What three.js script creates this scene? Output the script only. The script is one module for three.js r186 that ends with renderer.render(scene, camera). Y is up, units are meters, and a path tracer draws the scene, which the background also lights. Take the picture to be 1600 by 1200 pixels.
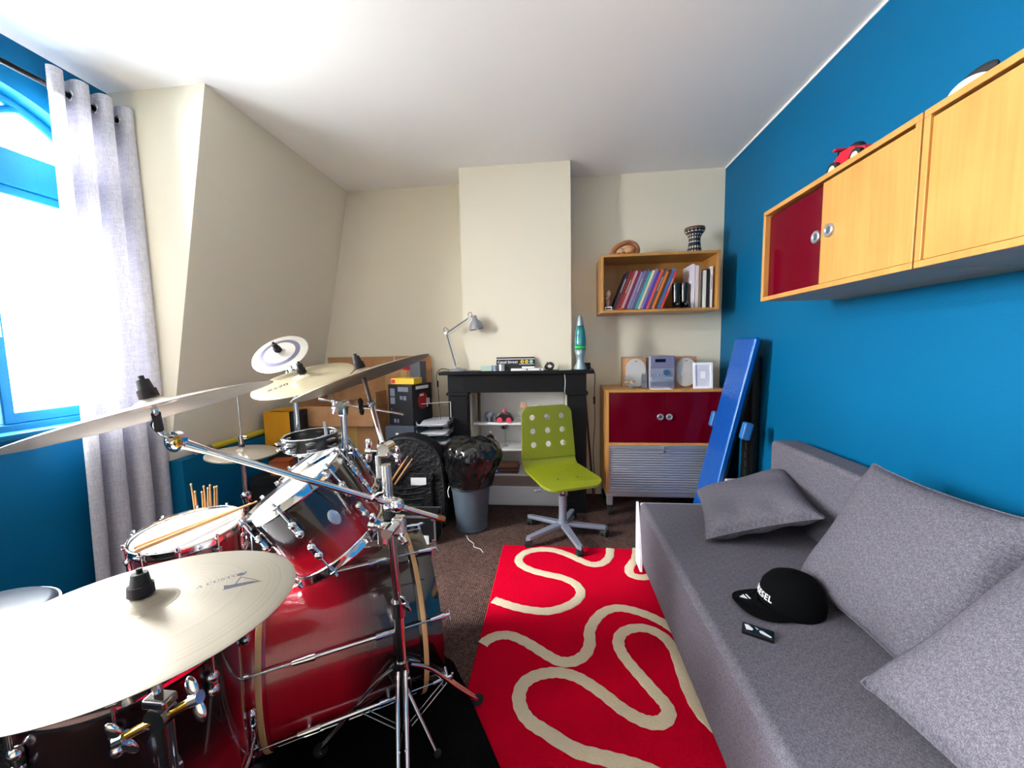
import * as THREE from 'three';
import { RoundedBoxGeometry } from 'three/addons/geometries/RoundedBoxGeometry.js';
import { mergeGeometries } from 'three/addons/utils/BufferGeometryUtils.js';
import { RectAreaLightUniformsLib } from 'three/addons/lights/RectAreaLightUniformsLib.js';
import { FontLoader } from 'three/addons/loaders/FontLoader.js';
import { TextGeometry } from 'three/addons/geometries/TextGeometry.js';
RectAreaLightUniformsLib.init();

// ------------------------------------------------------------------ camera, sky, window light, exposure
const scene = new THREE.Scene();
const camera = new THREE.PerspectiveCamera(89.05, 4 / 3, 0.03, 60);
camera.position.set(0, 1.30, 0);
camera.rotation.set(THREE.MathUtils.degToRad(-5.31), THREE.MathUtils.degToRad(6.03), THREE.MathUtils.degToRad(-1.125), 'YXZ');
scene.add(camera);
const renderer = new THREE.WebGLRenderer({ antialias: true });
renderer.toneMapping = THREE.LinearToneMapping;
renderer.toneMappingExposure = 2.0;
renderer.shadowMap.enabled = true;
scene.background = new THREE.Color(0.86, 0.94, 1.0);          // bright hazy sky outside the dormer window
scene.backgroundIntensity = 12.0;
const skyLights = [[-1.46, 62], [.10, 50]].map(([z, nits]) => {                       // daylight reaching the two dormer windows (the second lies behind the camera, to the left)
  const l = new THREE.RectAreaLight(new THREE.Color(1.0, 0.985, 0.975), nits, 2.0, 2.7);
  l.position.set(-3.70, 2.79, z); l.lookAt(0, 1.75, z); l.castShadow = true; scene.add(l); return l;
});

// ------------------------------------------------------------------ helpers
let seed = 7; const rnd = () => { seed = (seed * 16807) % 2147483647; return seed / 2147483647; };
const rr = (a, b) => a + (b - a) * rnd();
const V = (x, y, z) => new THREE.Vector3(x, y, z), PI = Math.PI;
const A = p => Array.isArray(p) ? V(...p) : p;
const bx = (w, h, d, x = 0, y = 0, z = 0, r = 0) => (r ? new RoundedBoxGeometry(w, h, d, 3, r) : new THREE.BoxGeometry(w, h, d)).translate(x, y, z);
const b2 = (x0, x1, y0, y1, z0, z1, r = 0) => bx(x1 - x0, y1 - y0, z1 - z0, (x0 + x1) / 2, (y0 + y1) / 2, (z0 + z1) / 2, r);
const cy = (r0, r1, h, x = 0, y = 0, z = 0, s = 24) => new THREE.CylinderGeometry(r0, r1, h, s).translate(x, y, z);   // r0 on top
const sp = (r, x = 0, y = 0, z = 0, s = 20) => new THREE.SphereGeometry(r, s, Math.ceil(s * .7)).translate(x, y, z);
const el = (a, b, c, x = 0, y = 0, z = 0, s = 20) => new THREE.SphereGeometry(1, s, Math.ceil(s * .7)).scale(a, b, c).translate(x, y, z);
const rod = (a, b, r0, r1 = r0, s = 14) => {
  a = A(a); b = A(b); const d = b.clone().sub(a), g = new THREE.CylinderGeometry(r1, r0, d.length(), s);
  return g.applyQuaternion(new THREE.Quaternion().setFromUnitVectors(V(0, 1, 0), d.normalize())).translate((a.x + b.x) / 2, (a.y + b.y) / 2, (a.z + b.z) / 2);
};
const tube = (pts, r, n = 40, s = 8, closed = false) => new THREE.TubeGeometry(new THREE.CatmullRomCurve3(pts.map(A), closed), n, r, s, closed);
const lathe = (pts, s = 40) => new THREE.LatheGeometry(pts.map(p => new THREE.Vector2(p[0], p[1])), s);
const tor = (R, r, s = 48, t = 10) => new THREE.TorusGeometry(R, r, t, s).rotateX(PI / 2);
const shp = pts => new THREE.Shape(pts.map(p => new THREE.Vector2(p[0], p[1])));
const ext = (s, d, bev = 0) => new THREE.ExtrudeGeometry(s, { depth: d, bevelEnabled: bev > 0, bevelSize: bev, bevelThickness: bev, bevelSegments: 2, curveSegments: 20 });
const rrect = (w, h, r, x = 0, y = 0) => {
  const s = new THREE.Shape(), a = x - w / 2, b = y - h / 2;
  s.moveTo(a + r, b); s.lineTo(a + w - r, b); s.absarc(a + w - r, b + r, r, -PI / 2, 0); s.lineTo(a + w, b + h - r); s.absarc(a + w - r, b + h - r, r, 0, PI / 2);
  s.lineTo(a + r, b + h); s.absarc(a + r, b + h - r, r, PI / 2, PI); s.lineTo(a, b + r); s.absarc(a + r, b + r, r, PI, 1.5 * PI); return s;
};
const hole = (s, x, y, r) => { const p = new THREE.Path(); p.absarc(x, y, r, 0, 2 * PI, true); s.holes.push(p); return s; };
const quatN = n => new THREE.Quaternion().setFromUnitVectors(V(0, 1, 0), A(n).clone().normalize());
const keep = g => { g.userData.keep = true; return g; };
function clean(g) {
  const k = g.userData.keep; g = g.index ? g.toNonIndexed() : g.clone();
  for (const n of Object.keys(g.attributes)) if (!['position', 'normal', 'uv'].includes(n)) g.deleteAttribute(n);
  const p = g.attributes.position; if (!g.attributes.normal) g.computeVertexNormals();
  if (!k || !g.attributes.uv) {                                   // uv in metres, projected along the main direction of each face
    const uv = new Float32Array(p.count * 2), a = V(), b = V(), c = V();
    for (let i = 0; i < p.count; i += 3) {
      a.fromBufferAttribute(p, i); b.fromBufferAttribute(p, i + 1); c.fromBufferAttribute(p, i + 2);
      const n = b.clone().sub(a).cross(c.clone().sub(a)), x = Math.abs(n.x), y = Math.abs(n.y), z = Math.abs(n.z);
      [a, b, c].forEach((q, j) => { const t = x > y && x > z ? [q.z, q.y] : y > z ? [q.x, q.z] : [q.x, q.y]; uv.set(t, (i + j) * 2); });
    }
    g.setAttribute('uv', new THREE.BufferAttribute(uv, 2));
  }
  return g;
}
const used = {};
const numbered = n => { const k = used[n] = (used[n] ?? -1) + 1; return k ? n + '_' + String(k).padStart(3, '0') : n; };
function obj(name, geos, m, parent, label) {
  geos = (Array.isArray(geos) ? geos : [geos]).map(clean);
  const o = new THREE.Mesh(geos.length > 1 ? mergeGeometries(geos) : geos[0], m);
  o.name = parent ? name : numbered(name); o.castShadow = o.receiveShadow = true; (parent ?? scene).add(o);
  if (label) o.userData.label = label;
  return o;
}
function thing(name, label, category, [x, y, z] = [0, 0, 0], turn = 0, group) {
  const o = new THREE.Group(); o.name = numbered(name); scene.add(o); o.position.set(x, y, z); o.rotation.y = turn;
  o.userData = { label, category }; if (group) o.userData.group = group; return o;
}
function solo(name, label, category, geos, m, pos = [0, 0, 0], turn = 0, group) {
  const o = obj(name, geos, m); o.position.set(...pos); o.rotation.y = turn; o.userData = { label, category }; if (group) o.userData.group = group; return o;
}
const struct = (name, geos, m, parent) => { const o = obj(name, geos, m, parent); if (!parent) o.userData.kind = 'structure'; return o; };
function sgroup(name) { const o = new THREE.Group(); o.name = name; o.userData.kind = 'structure'; scene.add(o); return o; }

// ------------------------------------------------------------------ textures and materials
const lin = (c) => new THREE.Color(c);
function noiseArr(n, oct, s0) {                                    // tileable value noise, 0..1
  let sd = s0; const r = () => { sd = (sd * 16807) % 2147483647; return sd / 2147483647; };
  const out = new Float32Array(n * n); let tot = 0;
  for (const [f, a] of oct) {
    const fx = Array.isArray(f) ? f[0] : f, fy = Array.isArray(f) ? f[1] : f, g = new Float32Array(fx * fy).map(r); tot += a;
    for (let y = 0; y < n; y++) for (let x = 0; x < n; x++) {
      const u = x / n * fx, v = y / n * fy, i = Math.floor(u), j = Math.floor(v); let s = u - i, t = v - j; s = s * s * (3 - 2 * s); t = t * t * (3 - 2 * t);
      const q = (a, b) => g[(b % fy) * fx + a % fx];
      out[y * n + x] += a * ((q(i, j) * (1 - s) + q(i + 1, j) * s) * (1 - t) + (q(i, j + 1) * (1 - s) + q(i + 1, j + 1) * s) * t);
    }
  }
  return out.map(v => v / tot);
}
function texFrom(n, fn, srgb, size) {                              // fn(x, y, i) -> [r, g, b] 0..255; size in metres per repeat
  const d = new Uint8Array(n * n * 4);
  for (let y = 0; y < n; y++) for (let x = 0; x < n; x++) { const c = fn(x, y, y * n + x), k = (y * n + x) * 4; d[k] = c[0]; d[k + 1] = c[1]; d[k + 2] = c[2]; d[k + 3] = 255; }
  const t = new THREE.DataTexture(d, n, n); t.wrapS = t.wrapT = THREE.RepeatWrapping; t.magFilter = THREE.LinearFilter; t.minFilter = THREE.LinearMipmapLinearFilter; t.generateMipmaps = true;
  if (srgb) t.colorSpace = THREE.SRGBColorSpace; if (size) t.repeat.set(1 / size, 1 / size); t.needsUpdate = true; return t;
}
const hex = h => [h >> 16, (h >> 8) & 255, h & 255];
const mixc = (a, b, t) => a.map((v, i) => v + (b[i] - v) * t);
const cl = v => Math.max(0, Math.min(1, v));
function canvasTex(w, h, draw) { const c = document.createElement('canvas'); c.width = w; c.height = h; const g = c.getContext('2d'); draw(g, w, h); const t = new THREE.CanvasTexture(c); t.colorSpace = THREE.SRGBColorSpace; t.anisotropy = 8; return t; }
const std = (c, rough = .6, metal = 0, o = {}) => new THREE.MeshStandardMaterial({ color: c, roughness: rough, metalness: metal, ...o });
const phy = (c, rough = .5, o = {}) => new THREE.MeshPhysicalMaterial({ color: c, roughness: rough, ...o });

const N1 = noiseArr(256, [[8, 1], [16, .6], [32, .4], [64, .3]], 11), N2 = noiseArr(256, [[64, 1], [128, 1]], 5), N3 = noiseArr(256, [[[64, 3], 1], [[128, 6], .6], [[12, 5], 1.2]], 23);
const grey = (n, f, size) => texFrom(n, (x, y, i) => { const v = f(x, y, i) * 255; return [v, v, v]; }, false, size);
const plasterB = grey(256, (x, y, i) => N1[i] * .6 + N2[i] * .4, 1.1), orangeB = grey(256, (x, y, i) => N2[i], .22);
const wallMat = c => std(c, .88, 0, { bumpMap: plasterB, bumpScale: .0005 });
const woodT = texFrom(256, (x, y, i) => mixc(hex(0xc58e4a), hex(0xad7938), cl((N3[i] - .42) * 1.3 + (N1[i] - .5) * .5 + .2)), true, .55);
const fabA = noiseArr(256, [[128, 1], [[40, 100], .8], [[100, 40], .8], [20, .35]], 77);
const fabricT = texFrom(256, (x, y, i) => mixc(hex(0x5f5d65), hex(0x97959d), cl((fabA[i] - .5) * 2.2 + .45)), true, .1);
const fabricB = grey(256, (x, y, i) => fabA[i], .1);
const carpetT = texFrom(256, (x, y, i) => { const rib = .5 + .5 * Math.sin(x / 256 * PI * 2 * 32); return mixc(hex(0x3a2a26), hex(0x79615a), cl(rib * .42 + (N2[i] - .5) * 1.3 + .25 + (N1[i] - .5) * .5)); }, true, .32);
const carpetB = grey(256, (x, y, i) => (.5 + .5 * Math.sin(x / 256 * PI * 2 * 32)) * .5 + N2[i] * .5, .32);
const linenA = noiseArr(256, [[[8, 128], 1], [[128, 8], 1], [128, .7]], 41);
const linenT = texFrom(256, (x, y, i) => mixc(hex(0xb3b2bc), hex(0xd9d8e0), cl((linenA[i] - .5) * 2.2 + .5)), true, .16);
const cardT = texFrom(256, (x, y, i) => mixc(hex(0xb4835a), hex(0xc99a6e), cl((N1[i] - .5) * 1.4 + (N2[i] - .5) * .4 + .5)), true, .6);
const ringN = noiseArr(256, [[128, 1], [64, .5]], 99);

const M = {
  cream: wallMat(0xe9e1cc), white: std(0xfaf8f4, .9, 0, { bumpMap: plasterB, bumpScale: .0005 }), blue: phy(0x00608c, .55, { specularIntensity: .3, bumpMap: orangeB, bumpScale: .0005 }),
  carpet: phy(0xffffff, .95, { specularIntensity: .15, map: carpetT, bumpMap: carpetB, bumpScale: .004 }),
  wood: phy(0xffffff, .42, { map: woodT, clearcoat: .25, clearcoatRoughness: .3 }), woodEdge: phy(0xeebb70, .45, { clearcoat: .2 }),
  oxblood: phy(0x5c0015, .1, { specularIntensity: .45 }), steel: std(0xc9ccd1, .35, .9), alu: std(0xb9bdc8, .4, .75), roller: std(0xaab0be, .42, .6),
  chrome: std(0xe4e6ea, .1, 1), chromeD: std(0xa9abb0, .16, 1), blackM: std(0x101114, .35, .6), rubber: std(0x16171a, .75), blackP: phy(0x070809, .3, { clearcoat: .3 }),
  mantel: phy(0x0b0d11, .5, { bumpMap: plasterB, bumpScale: .001, specularIntensity: .5 }),
  sofa: phy(0xe2e1e7, .95, { specularIntensity: .2, map: fabricT, bumpMap: fabricB, bumpScale: .0012 }),
  linen: phy(0xffffff, .9, { map: linenT, transmission: .1, thickness: 0, side: THREE.DoubleSide }), linenHem: std(0xffffff, .9, 0, { map: linenT, side: THREE.DoubleSide }),
  card: std(0xffffff, .85, 0, { map: cardT }), paper: std(0xeeeef0, .8), whiteP: phy(0xeceef2, .4), whiteG: phy(0xf2f3f5, .25, { clearcoat: .5 }),
  lime: phy(0x858e18, .36, { clearcoat: .35, clearcoatRoughness: .25 }), red: phy(0xc8102e, .35), pink: phy(0xe23a5c, .4), yellow: phy(0xf2c21b, .45),
  head: phy(0xb4b3b3, .55), drumstick: std(0xcf9c68, .5), greyP: phy(0x7c828c, .45), slate: phy(0x3c4654, .6), binP: phy(0x55626e, .42), tan: std(0xb78962, .6),
  glass: phy(0xffffff, .02, { transmission: 1, thickness: 0, ior: 1.5 }), felt: std(0x241c1f, .95), brass: std(0xd8ab4f, .2, 1), bronze: std(0xb88354, .25, 1),
};
// ------------------------------------------------------------------ the room
const CEIL = 2.69, BACK = -3.40, XR = 1.378;
struct('floor', b2(-2.65, 1.55, -.15, 0, -3.6, 1.8), M.carpet);
struct('ceiling', b2(-2.65, 1.55, CEIL, CEIL + .15, -3.6, 1.8), M.white);
struct('wall_right', b2(XR, XR + .15, 0, CEIL, -3.55, 1.75), M.blue);
struct('wall_back', b2(-2.5, XR, 0, CEIL, BACK - .15, BACK), M.cream);
struct('wall_front', b2(-2.5, XR, 0, CEIL, 1.6, 1.75), M.cream);
struct('wall_chimney', [b2(-.71, -.66, 0, CEIL, BACK, -3.10), b2(.095, .145, 0, CEIL, BACK, -3.10), b2(-.66, .095, .95, CEIL, BACK, -3.10)], M.cream);
const slopeS = shp([[-1.775, CEIL], [-2.195, .69], [-2.5, .69], [-2.5, CEIL]]);
for (const [n, z0, z1] of [['far', BACK, -1.98], ['middle', -.94, -.42], ['near', .62, 1.6]]) {
  struct('wall_slope_' + n, ext(slopeS, z1 - z0).translate(0, 0, z0), M.cream);
  struct('wall_knee_' + n, b2(-2.5, -2.12, 0, .69, z0, z1), M.blue);
}
function dormer(n, zc) { // window wall with an arched opening, and its window
  const s = shp([[zc - .52, 0], [zc + .52, 0], [zc + .52, CEIL], [zc - .52, CEIL]]), h = new THREE.Path(), ys = 2.22;
  h.moveTo(zc - .44, .97); h.lineTo(zc - .44, ys);
  for (let i = 1; i <= 24; i++) { const a = PI - PI * i / 24; h.lineTo(zc + .44 * Math.cos(a), ys + .27 * Math.sin(a)); }
  h.lineTo(zc + .44, .97); h.closePath(); s.holes.push(h);
  struct('wall_window_' + n, ext(s, .15).rotateY(-PI / 2).translate(-2.35, 0, 0), M.blue);
  const w = sgroup('window_' + n), X = -2.45, fr = (z0, z1, y0, y1, d = .05) => b2(X - d / 2, X + d / 2, y0, y1, zc + Math.min(z0, z1), zc + Math.max(z0, z1), .006);
  for (const [a, b, c, d, k] of [[-.44, -.40, .97, 2.24, .07], [.40, .44, .97, 2.24, .07], [-.44, .44, .965, 1.0, .07], [-.44, .44, 2.07, 2.23, .08]]) obj('frame', fr(a, b, c, d, k), M.blue, w);
  const arc = []; for (let i = 0; i <= 20; i++) { const t = PI * i / 20; arc.push([X, ys + .26 * Math.sin(t), zc + .425 * Math.cos(t)]); }
  obj('arch_frame', tube(arc, .025, 40, 8), M.blue, w);
  for (const s of [-1, 1]) {
    const c = obj('casement', [fr(s * .028 - .02, s * .028 + .02, 1.0, 2.07), fr(s * .385 - .02, s * .385 + .02, 1.0, 2.07), fr(s * .04, s * .38, 1.0, 1.05), fr(s * .04, s * .38, 2.03, 2.07)], M.blue, w);
    obj('pane', b2(X - .003, X + .003, 1.04, 2.04, zc + Math.min(s * .045, s * .37), zc + Math.max(s * .045, s * .37)), M.glass, c);
    obj('muntin', tube([[X, 2.31, zc], [X, 2.37, zc + s * .09], [X, 2.42, zc + s * .17], [X, 2.45, zc + s * .23]], .016, 16, 8), M.blue, w);
  }
  const fan = new THREE.Shape(); fan.moveTo(-.41, 0); for (let i = 1; i <= 20; i++) { const t = PI - PI * i / 20; fan.lineTo(.41 * Math.cos(t), .25 * Math.sin(t)); } fan.closePath();
  obj('fanlight_pane', ext(fan, .006).rotateY(-PI / 2).translate(X + .003, ys, zc), M.glass, w);
  obj('handle', [b2(X + .025, X + .035, 1.42, 1.56, zc - .01, zc + .01, .003), rod([X + .03, 1.49, zc], [X + .075, 1.49, zc], .008), rod([X + .07, 1.5, zc], [X + .07, 1.39, zc], .009)], M.steel, w);
  struct('trim_' + n, b2(-2.40, -2.30, .945, .972, zc - .47, zc + .47, .006), M.blue);
}
struct('trim_3', b2(XR - .005, XR - .0002, CEIL - .012, CEIL, -3.4, 1.6), M.white);
dormer(1, -1.46); dormer(2, .10);
// ------------------------------------------------------------------ curtain, rod, yellow tube on the ledge
{
  const t = thing('curtain_rod', 'dark metal curtain rod above the arched window', 'curtain rod');
  obj('pole', rod([-2.24, 2.515, -.95], [-2.24, 2.515, -1.975], .012), M.blackM, t);
  obj('finial', [cy(.02, .02, .012).rotateX(PI / 2).translate(-2.24, 2.515, -1.968)], M.blackM, t);
  for (const z of [-1.0, -1.95]) obj('bracket', [rod([-2.35, 2.515, z], [-2.24, 2.515, z], .007), b2(-2.352, -2.345, 2.49, 2.54, z - .02, z + .02, .002)], M.blackM, t);
}
{
  const t = thing('curtain', 'pale grey eyelet curtain hanging in folds beside the arched window', 'curtain');
  const nu = 170, nv = 60, per = 3.6;
  const at = (u, v) => { // v 0 top .. 1 bottom
    const spread = 1 + .10 * v, zc = -1.80, z = zc + (.165 - .36 * u) * spread + .045 * v * (1 - u), ph = u * per * 2 * PI + .6;
    const wr = .0012 * Math.sin(u * 35 + v * 9) * Math.sin(v * 21 + u * 13) + .0035 * Math.sin(v * 26 + 30 * u) * (u > .12 && u < .3 ? v : .1);
    const x = -2.238 + (.052 + .012 * v) * Math.sin(ph) * (1 - .1 * v) + wr * v + .01 * Math.sin(3 * v + 9 * u) * v;
    return [x, 2.585 - v * 2.54, z + .014 * Math.sin(2 * ph) * (1 - .3 * v) - .01 * v * Math.sin(u * 20)];
  };
  const sheet = (v0, v1, off, n) => {
    const P = [], I = [], U = [];
    for (let j = 0; j <= n; j++) for (let i = 0; i <= nu; i++) { const v = v0 + (v1 - v0) * j / n, p = at(i / nu, v); P.push(p[0] + off, p[1], p[2]); U.push(i / nu * .9, v * 2.5); }
    for (let j = 0; j < n; j++) for (let i = 0; i < nu; i++) { const a = j * (nu + 1) + i, b = a + nu + 1; I.push(a, b, a + 1, b, b + 1, a + 1); }
    const g = new THREE.BufferGeometry(); g.setAttribute('position', new THREE.Float32BufferAttribute(P, 3)); g.setAttribute('uv', new THREE.Float32BufferAttribute(U, 2)); g.setIndex(I); g.computeVertexNormals(); return keep(g);
  };
  obj('cloth', sheet(0, 1, 0, nv), M.linen, t);
  obj('header_band', [sheet(0, .043, .0025, 4), sheet(0, .043, -.0025, 4)], M.linenHem, t, 'stitched header band of the curtain');
  for (let k = 0; k < 7; k++) { const u = (k * PI - .6 + PI) / (per * 2 * PI); if (u > .98) break; const p = at(u, .028), q = at(u + .01, .028); obj('eyelet', new THREE.TorusGeometry(.021, .005, 8, 24).applyQuaternion(new THREE.Quaternion().setFromUnitVectors(V(0, 0, 1), V(q[2] - p[2], 0, -(q[0] - p[0])).normalize())).translate(p[0], 2.515, p[2]), M.chrome, t); }
}
{
  const t = thing('padded_tube', 'yellow foam tube with grey end lying on the sloping wall ledge', 'tube', [0, 0, 0]);
  obj('sleeve', rod([-2.150, .712, -2.20], [-2.150, .715, -2.86], .02), std(0xc9b52a, .7), t);
  obj('end_cap', rod([-2.150, .712, -2.20], [-2.150, .712, -2.10], .021), M.greyP, t, 'grey end cap');
}
// ------------------------------------------------------------------ rug, drum mat
const bandMat = phy(0xdccdb0, .95, { specularIntensity: .1, bumpMap: orangeB, bumpScale: .003 });
{
  const t = thing('rug', 'red rug with cream winding bands in front of the grey sofa', 'rug');
  obj('pile', b2(-.336, 1.30, 0, .012, -2.44, .42, .005), phy(0xcc0028, .95, { specularIntensity: .1, bumpMap: orangeB, bumpScale: .004 }), t);
  const bands = [[[0.353,-2.431],[0.329,-2.326],[0.277,-2.254],[0.219,-2.238],[0.156,-2.278],[0.072,-2.346],[-0.007,-2.387],[-0.098,-2.389],[-0.178,-2.352],[-0.219,-2.27],[-0.202,-2.209],[-0.137,-2.154],[-0.044,-2.117],[0.046,-2.088],[0.113,-2.033],[0.134,-1.965],[0.105,-1.895],[0.039,-1.837],[-0.039,-1.805],[-0.118,-1.807],[-0.199,-1.825],[-0.266,-1.851],[-0.315,-1.872]],[[-0.318,-1.567],[-0.304,-1.591],[-0.266,-1.621],[-0.209,-1.631],[-0.149,-1.608],[-0.091,-1.571],[-0.036,-1.531],[0.017,-1.502],[0.069,-1.506],[0.118,-1.543],[0.147,-1.608],[0.154,-1.686],[0.187,-1.762],[0.24,-1.826],[0.305,-1.855],[0.365,-1.847],[0.434,-1.817],[0.484,-1.78],[0.518,-1.745],[0.568,-1.66]],[[0.538,-1.255],[0.507,-1.31],[0.494,-1.398],[0.497,-1.501],[0.499,-1.609],[0.472,-1.681],[0.412,-1.722],[0.34,-1.714],[0.291,-1.677],[0.271,-1.618],[0.278,-1.565],[0.305,-1.501],[0.336,-1.442],[0.368,-1.381],[0.391,-1.337],[0.393,-1.306],[0.362,-1.271],[0.318,-1.264],[0.278,-1.278],[0.229,-1.311],[0.179,-1.359],[0.125,-1.403],[0.078,-1.432],[0.016,-1.446],[-0.034,-1.44],[-0.084,-1.421],[-0.125,-1.382],[-0.137,-1.325],[-0.12,-1.269],[-0.086,-1.23],[-0.042,-1.205],[0.062,-1.149],[0.134,-1.135],[0.203,-1.124],[0.257,-1.112],[0.322,-1.089]],[[0.519,-2.442],[0.484,-2.318],[0.428,-2.211],[0.428,-2.149],[0.471,-2.126],[0.526,-2.138],[0.589,-2.181]]];
  for (const pts of bands) {
    const c = new THREE.CatmullRomCurve3(pts.map(p => V(p[0], 0, p[1])), false, 'centripetal'), n = pts.length * 7, P = [], I = [], w = .026;
    for (let i = 0; i <= n; i++) {
      const p = c.getPoint(i / n), d = c.getTangent(i / n), nx = -d.z, nz = d.x, k = w * (1 + .05 * Math.sin(i * 1.3));
      for (const [s, y] of [[-1, .0105], [-.9, .0155], [.9, .0155], [1, .0105]]) P.push(p.x + nx * k * s, y, p.z + nz * k * s);
    }
    for (let i = 0; i < n; i++) for (let j = 0; j < 3; j++) { const a = i * 4 + j, b = a + 4; I.push(a, a + 1, b, b, a + 1, b + 1); }
    const g = new THREE.BufferGeometry(); g.setAttribute('position', new THREE.Float32BufferAttribute(P, 3)); g.setIndex(I); g.computeVertexNormals();
    obj('cream_band', g, bandMat, t, 'cream winding band');
  }
}
{
  const flat = (pts, y) => ext(shp(pts), .004).rotateX(-PI / 2).translate(0, y, 0), q = (y0, y1) => { const P = [[-.40, y0, -1.438], [-.40, y0, .3], [-.345, y1, -1.349], [-.345, y1, .3]].flat(), g = new THREE.BufferGeometry(); g.setAttribute('position', new THREE.Float32BufferAttribute(P, 3)); g.setIndex([0, 1, 2, 2, 1, 3]); g.computeVertexNormals(); return g; };
  solo('drum_mat', 'black mat under the drum kit overlapping the red rug', 'mat', [flat([[-.40, 1.438], [-.42, 1.47], [-1.2, 1.98], [-1.95, 1.75], [-1.95, -.3], [-.40, -.3]], .001), q(.005, .0205), flat([[-.345, 1.349], [.12, .60], [.05, -.3], [-.345, -.3]], .0165)], phy(0x0d0e0f, .95, { specularIntensity: .1, bumpMap: orangeB, bumpScale: .003 }));
}
// ------------------------------------------------------------------ storage units: wall cabinets, open wall shelf, floor cabinet
const ringGeo = lathe([[.0115, -.004], [.0115, .003], [.0135, .006], [.021, .0065], [.0235, .004], [.0245, 0], [.0245, -.004]], 28);
function ringHandle(parent, pos, axis) { // axis: 'x' faces -x, 'z' faces +z
  const turn = g => (axis === 'x' ? g.rotateZ(PI / 2) : g.rotateX(PI / 2)).translate(...pos);
  obj('ring_handle', turn(ringGeo.clone()), M.steel, parent, 'brushed steel ring handle');
  const d = axis === 'x' ? [-.0005, 0, 0] : [0, 0, .0005];
  obj('finger_hole', turn(cy(.0115, .0115, .003)).translate(...d), M.slate, parent);
}
function wallCabinet(label, z0, z1, fronts) {
  const t = thing('wall_cabinet', label, 'cabinet', [0, 0, 0], 0, 'honey wood cabinets along the blue wall'), X = 1.0, y0 = 1.497, y1 = 1.912, k = .019;
  obj('top_panel', b2(X, XR, y1 - k, y1, z0, z1, .002), M.wood, t); obj('bottom_panel', b2(X, XR, y0, y0 + k, z0, z1, .002), M.wood, t);
  obj('side_panel', b2(X, XR, y0 + k, y1 - k, z0, z0 + k, .002), M.wood, t); obj('side_panel', b2(X, XR, y0 + k, y1 - k, z1 - k, z1, .002), M.wood, t);
  obj('back_panel', b2(XR - .01, XR - .001, y0 + k, y1 - k, z0 + k, z1 - k), M.wood, t);
  for (const [a, b, x, m, hz] of fronts) { const d = obj('sliding_door', b2(x, x + .012, y0 + k + .002, y1 - k - .008, a, b, .0015), m, t, m === M.oxblood ? 'glossy dark red sliding door' : 'honey wood sliding door'); if (hz) ringHandle(d, [x - .004, 1.703, hz], 'x'); }
}
wallCabinet('honey wood wall cabinet with one dark red sliding door', -2.03, -1.228, [[-2.01, -1.60, 1.022, M.oxblood, -1.672], [-1.625, -1.248, 1.006, M.wood, -1.577]]);
wallCabinet('honey wood wall cabinet with plain doors nearest the right picture edge', -1.222, -.385, [[-1.202, -.79, 1.006, M.wood, 0], [-.83, -.405, 1.022, M.wood, -.46]]);
{ // open wall shelf
  const t = thing('wall_shelf', 'open honey wood box shelf with books on the alcove wall', 'shelf'), x0 = .37, x1 = 1.232, y0 = 1.55, y1 = 1.985, z0 = BACK, z1 = -3.08, k = .02;
  obj('top_panel', b2(x0, x1, y1 - k, y1, z0, z1, .002), M.wood, t); obj('bottom_panel', b2(x0, x1, y0, y0 + k, z0, z1, .002), M.wood, t);
  obj('side_panel', b2(x0, x0 + k, y0 + k, y1 - k, z0, z1, .002), M.wood, t); obj('side_panel', b2(x1 - k, x1, y0 + k, y1 - k, z0, z1, .002), M.wood, t);
  obj('back_panel', b2(x0 + k, x1 - k, y0 + k, y1 - k, z0, z0 + .01), M.wood, t);
}
const ORD = ['first', 'second', 'third', 'fourth', 'fifth', 'sixth', 'seventh', 'eighth', 'ninth', 'tenth', 'eleventh', 'twelfth', 'thirteenth', 'fourteenth', 'fifteenth', 'sixteenth', 'seventeenth', 'eighteenth'];
function book(label, group, w, h, d, col, pos, lean = 0) {
  const t = thing('book', label, 'book', pos, 0, group); t.rotation.z = -lean;
  obj('cover', [b2(-w / 2, w / 2, 0, h, d / 2 - .002, d / 2, .0009), b2(-w / 2, -w / 2 + .002, 0, h, -d / 2, d / 2 - .002), b2(w / 2 - .002, w / 2, 0, h, -d / 2, d / 2 - .002)], phy(col, .45), t);
  obj('pages', b2(-w / 2 + .002, w / 2 - .002, .003, h - .003, -d / 2 + .003, d / 2 - .002), M.paper, t);
  if (w > .014 && rnd() < .35) obj('spine_title', b2(-w * .2, w * .2, h * .45, h * .8, d / 2 - .0005, d / 2 + .0006), std(0xa9a49c, .6), t);
}
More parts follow.
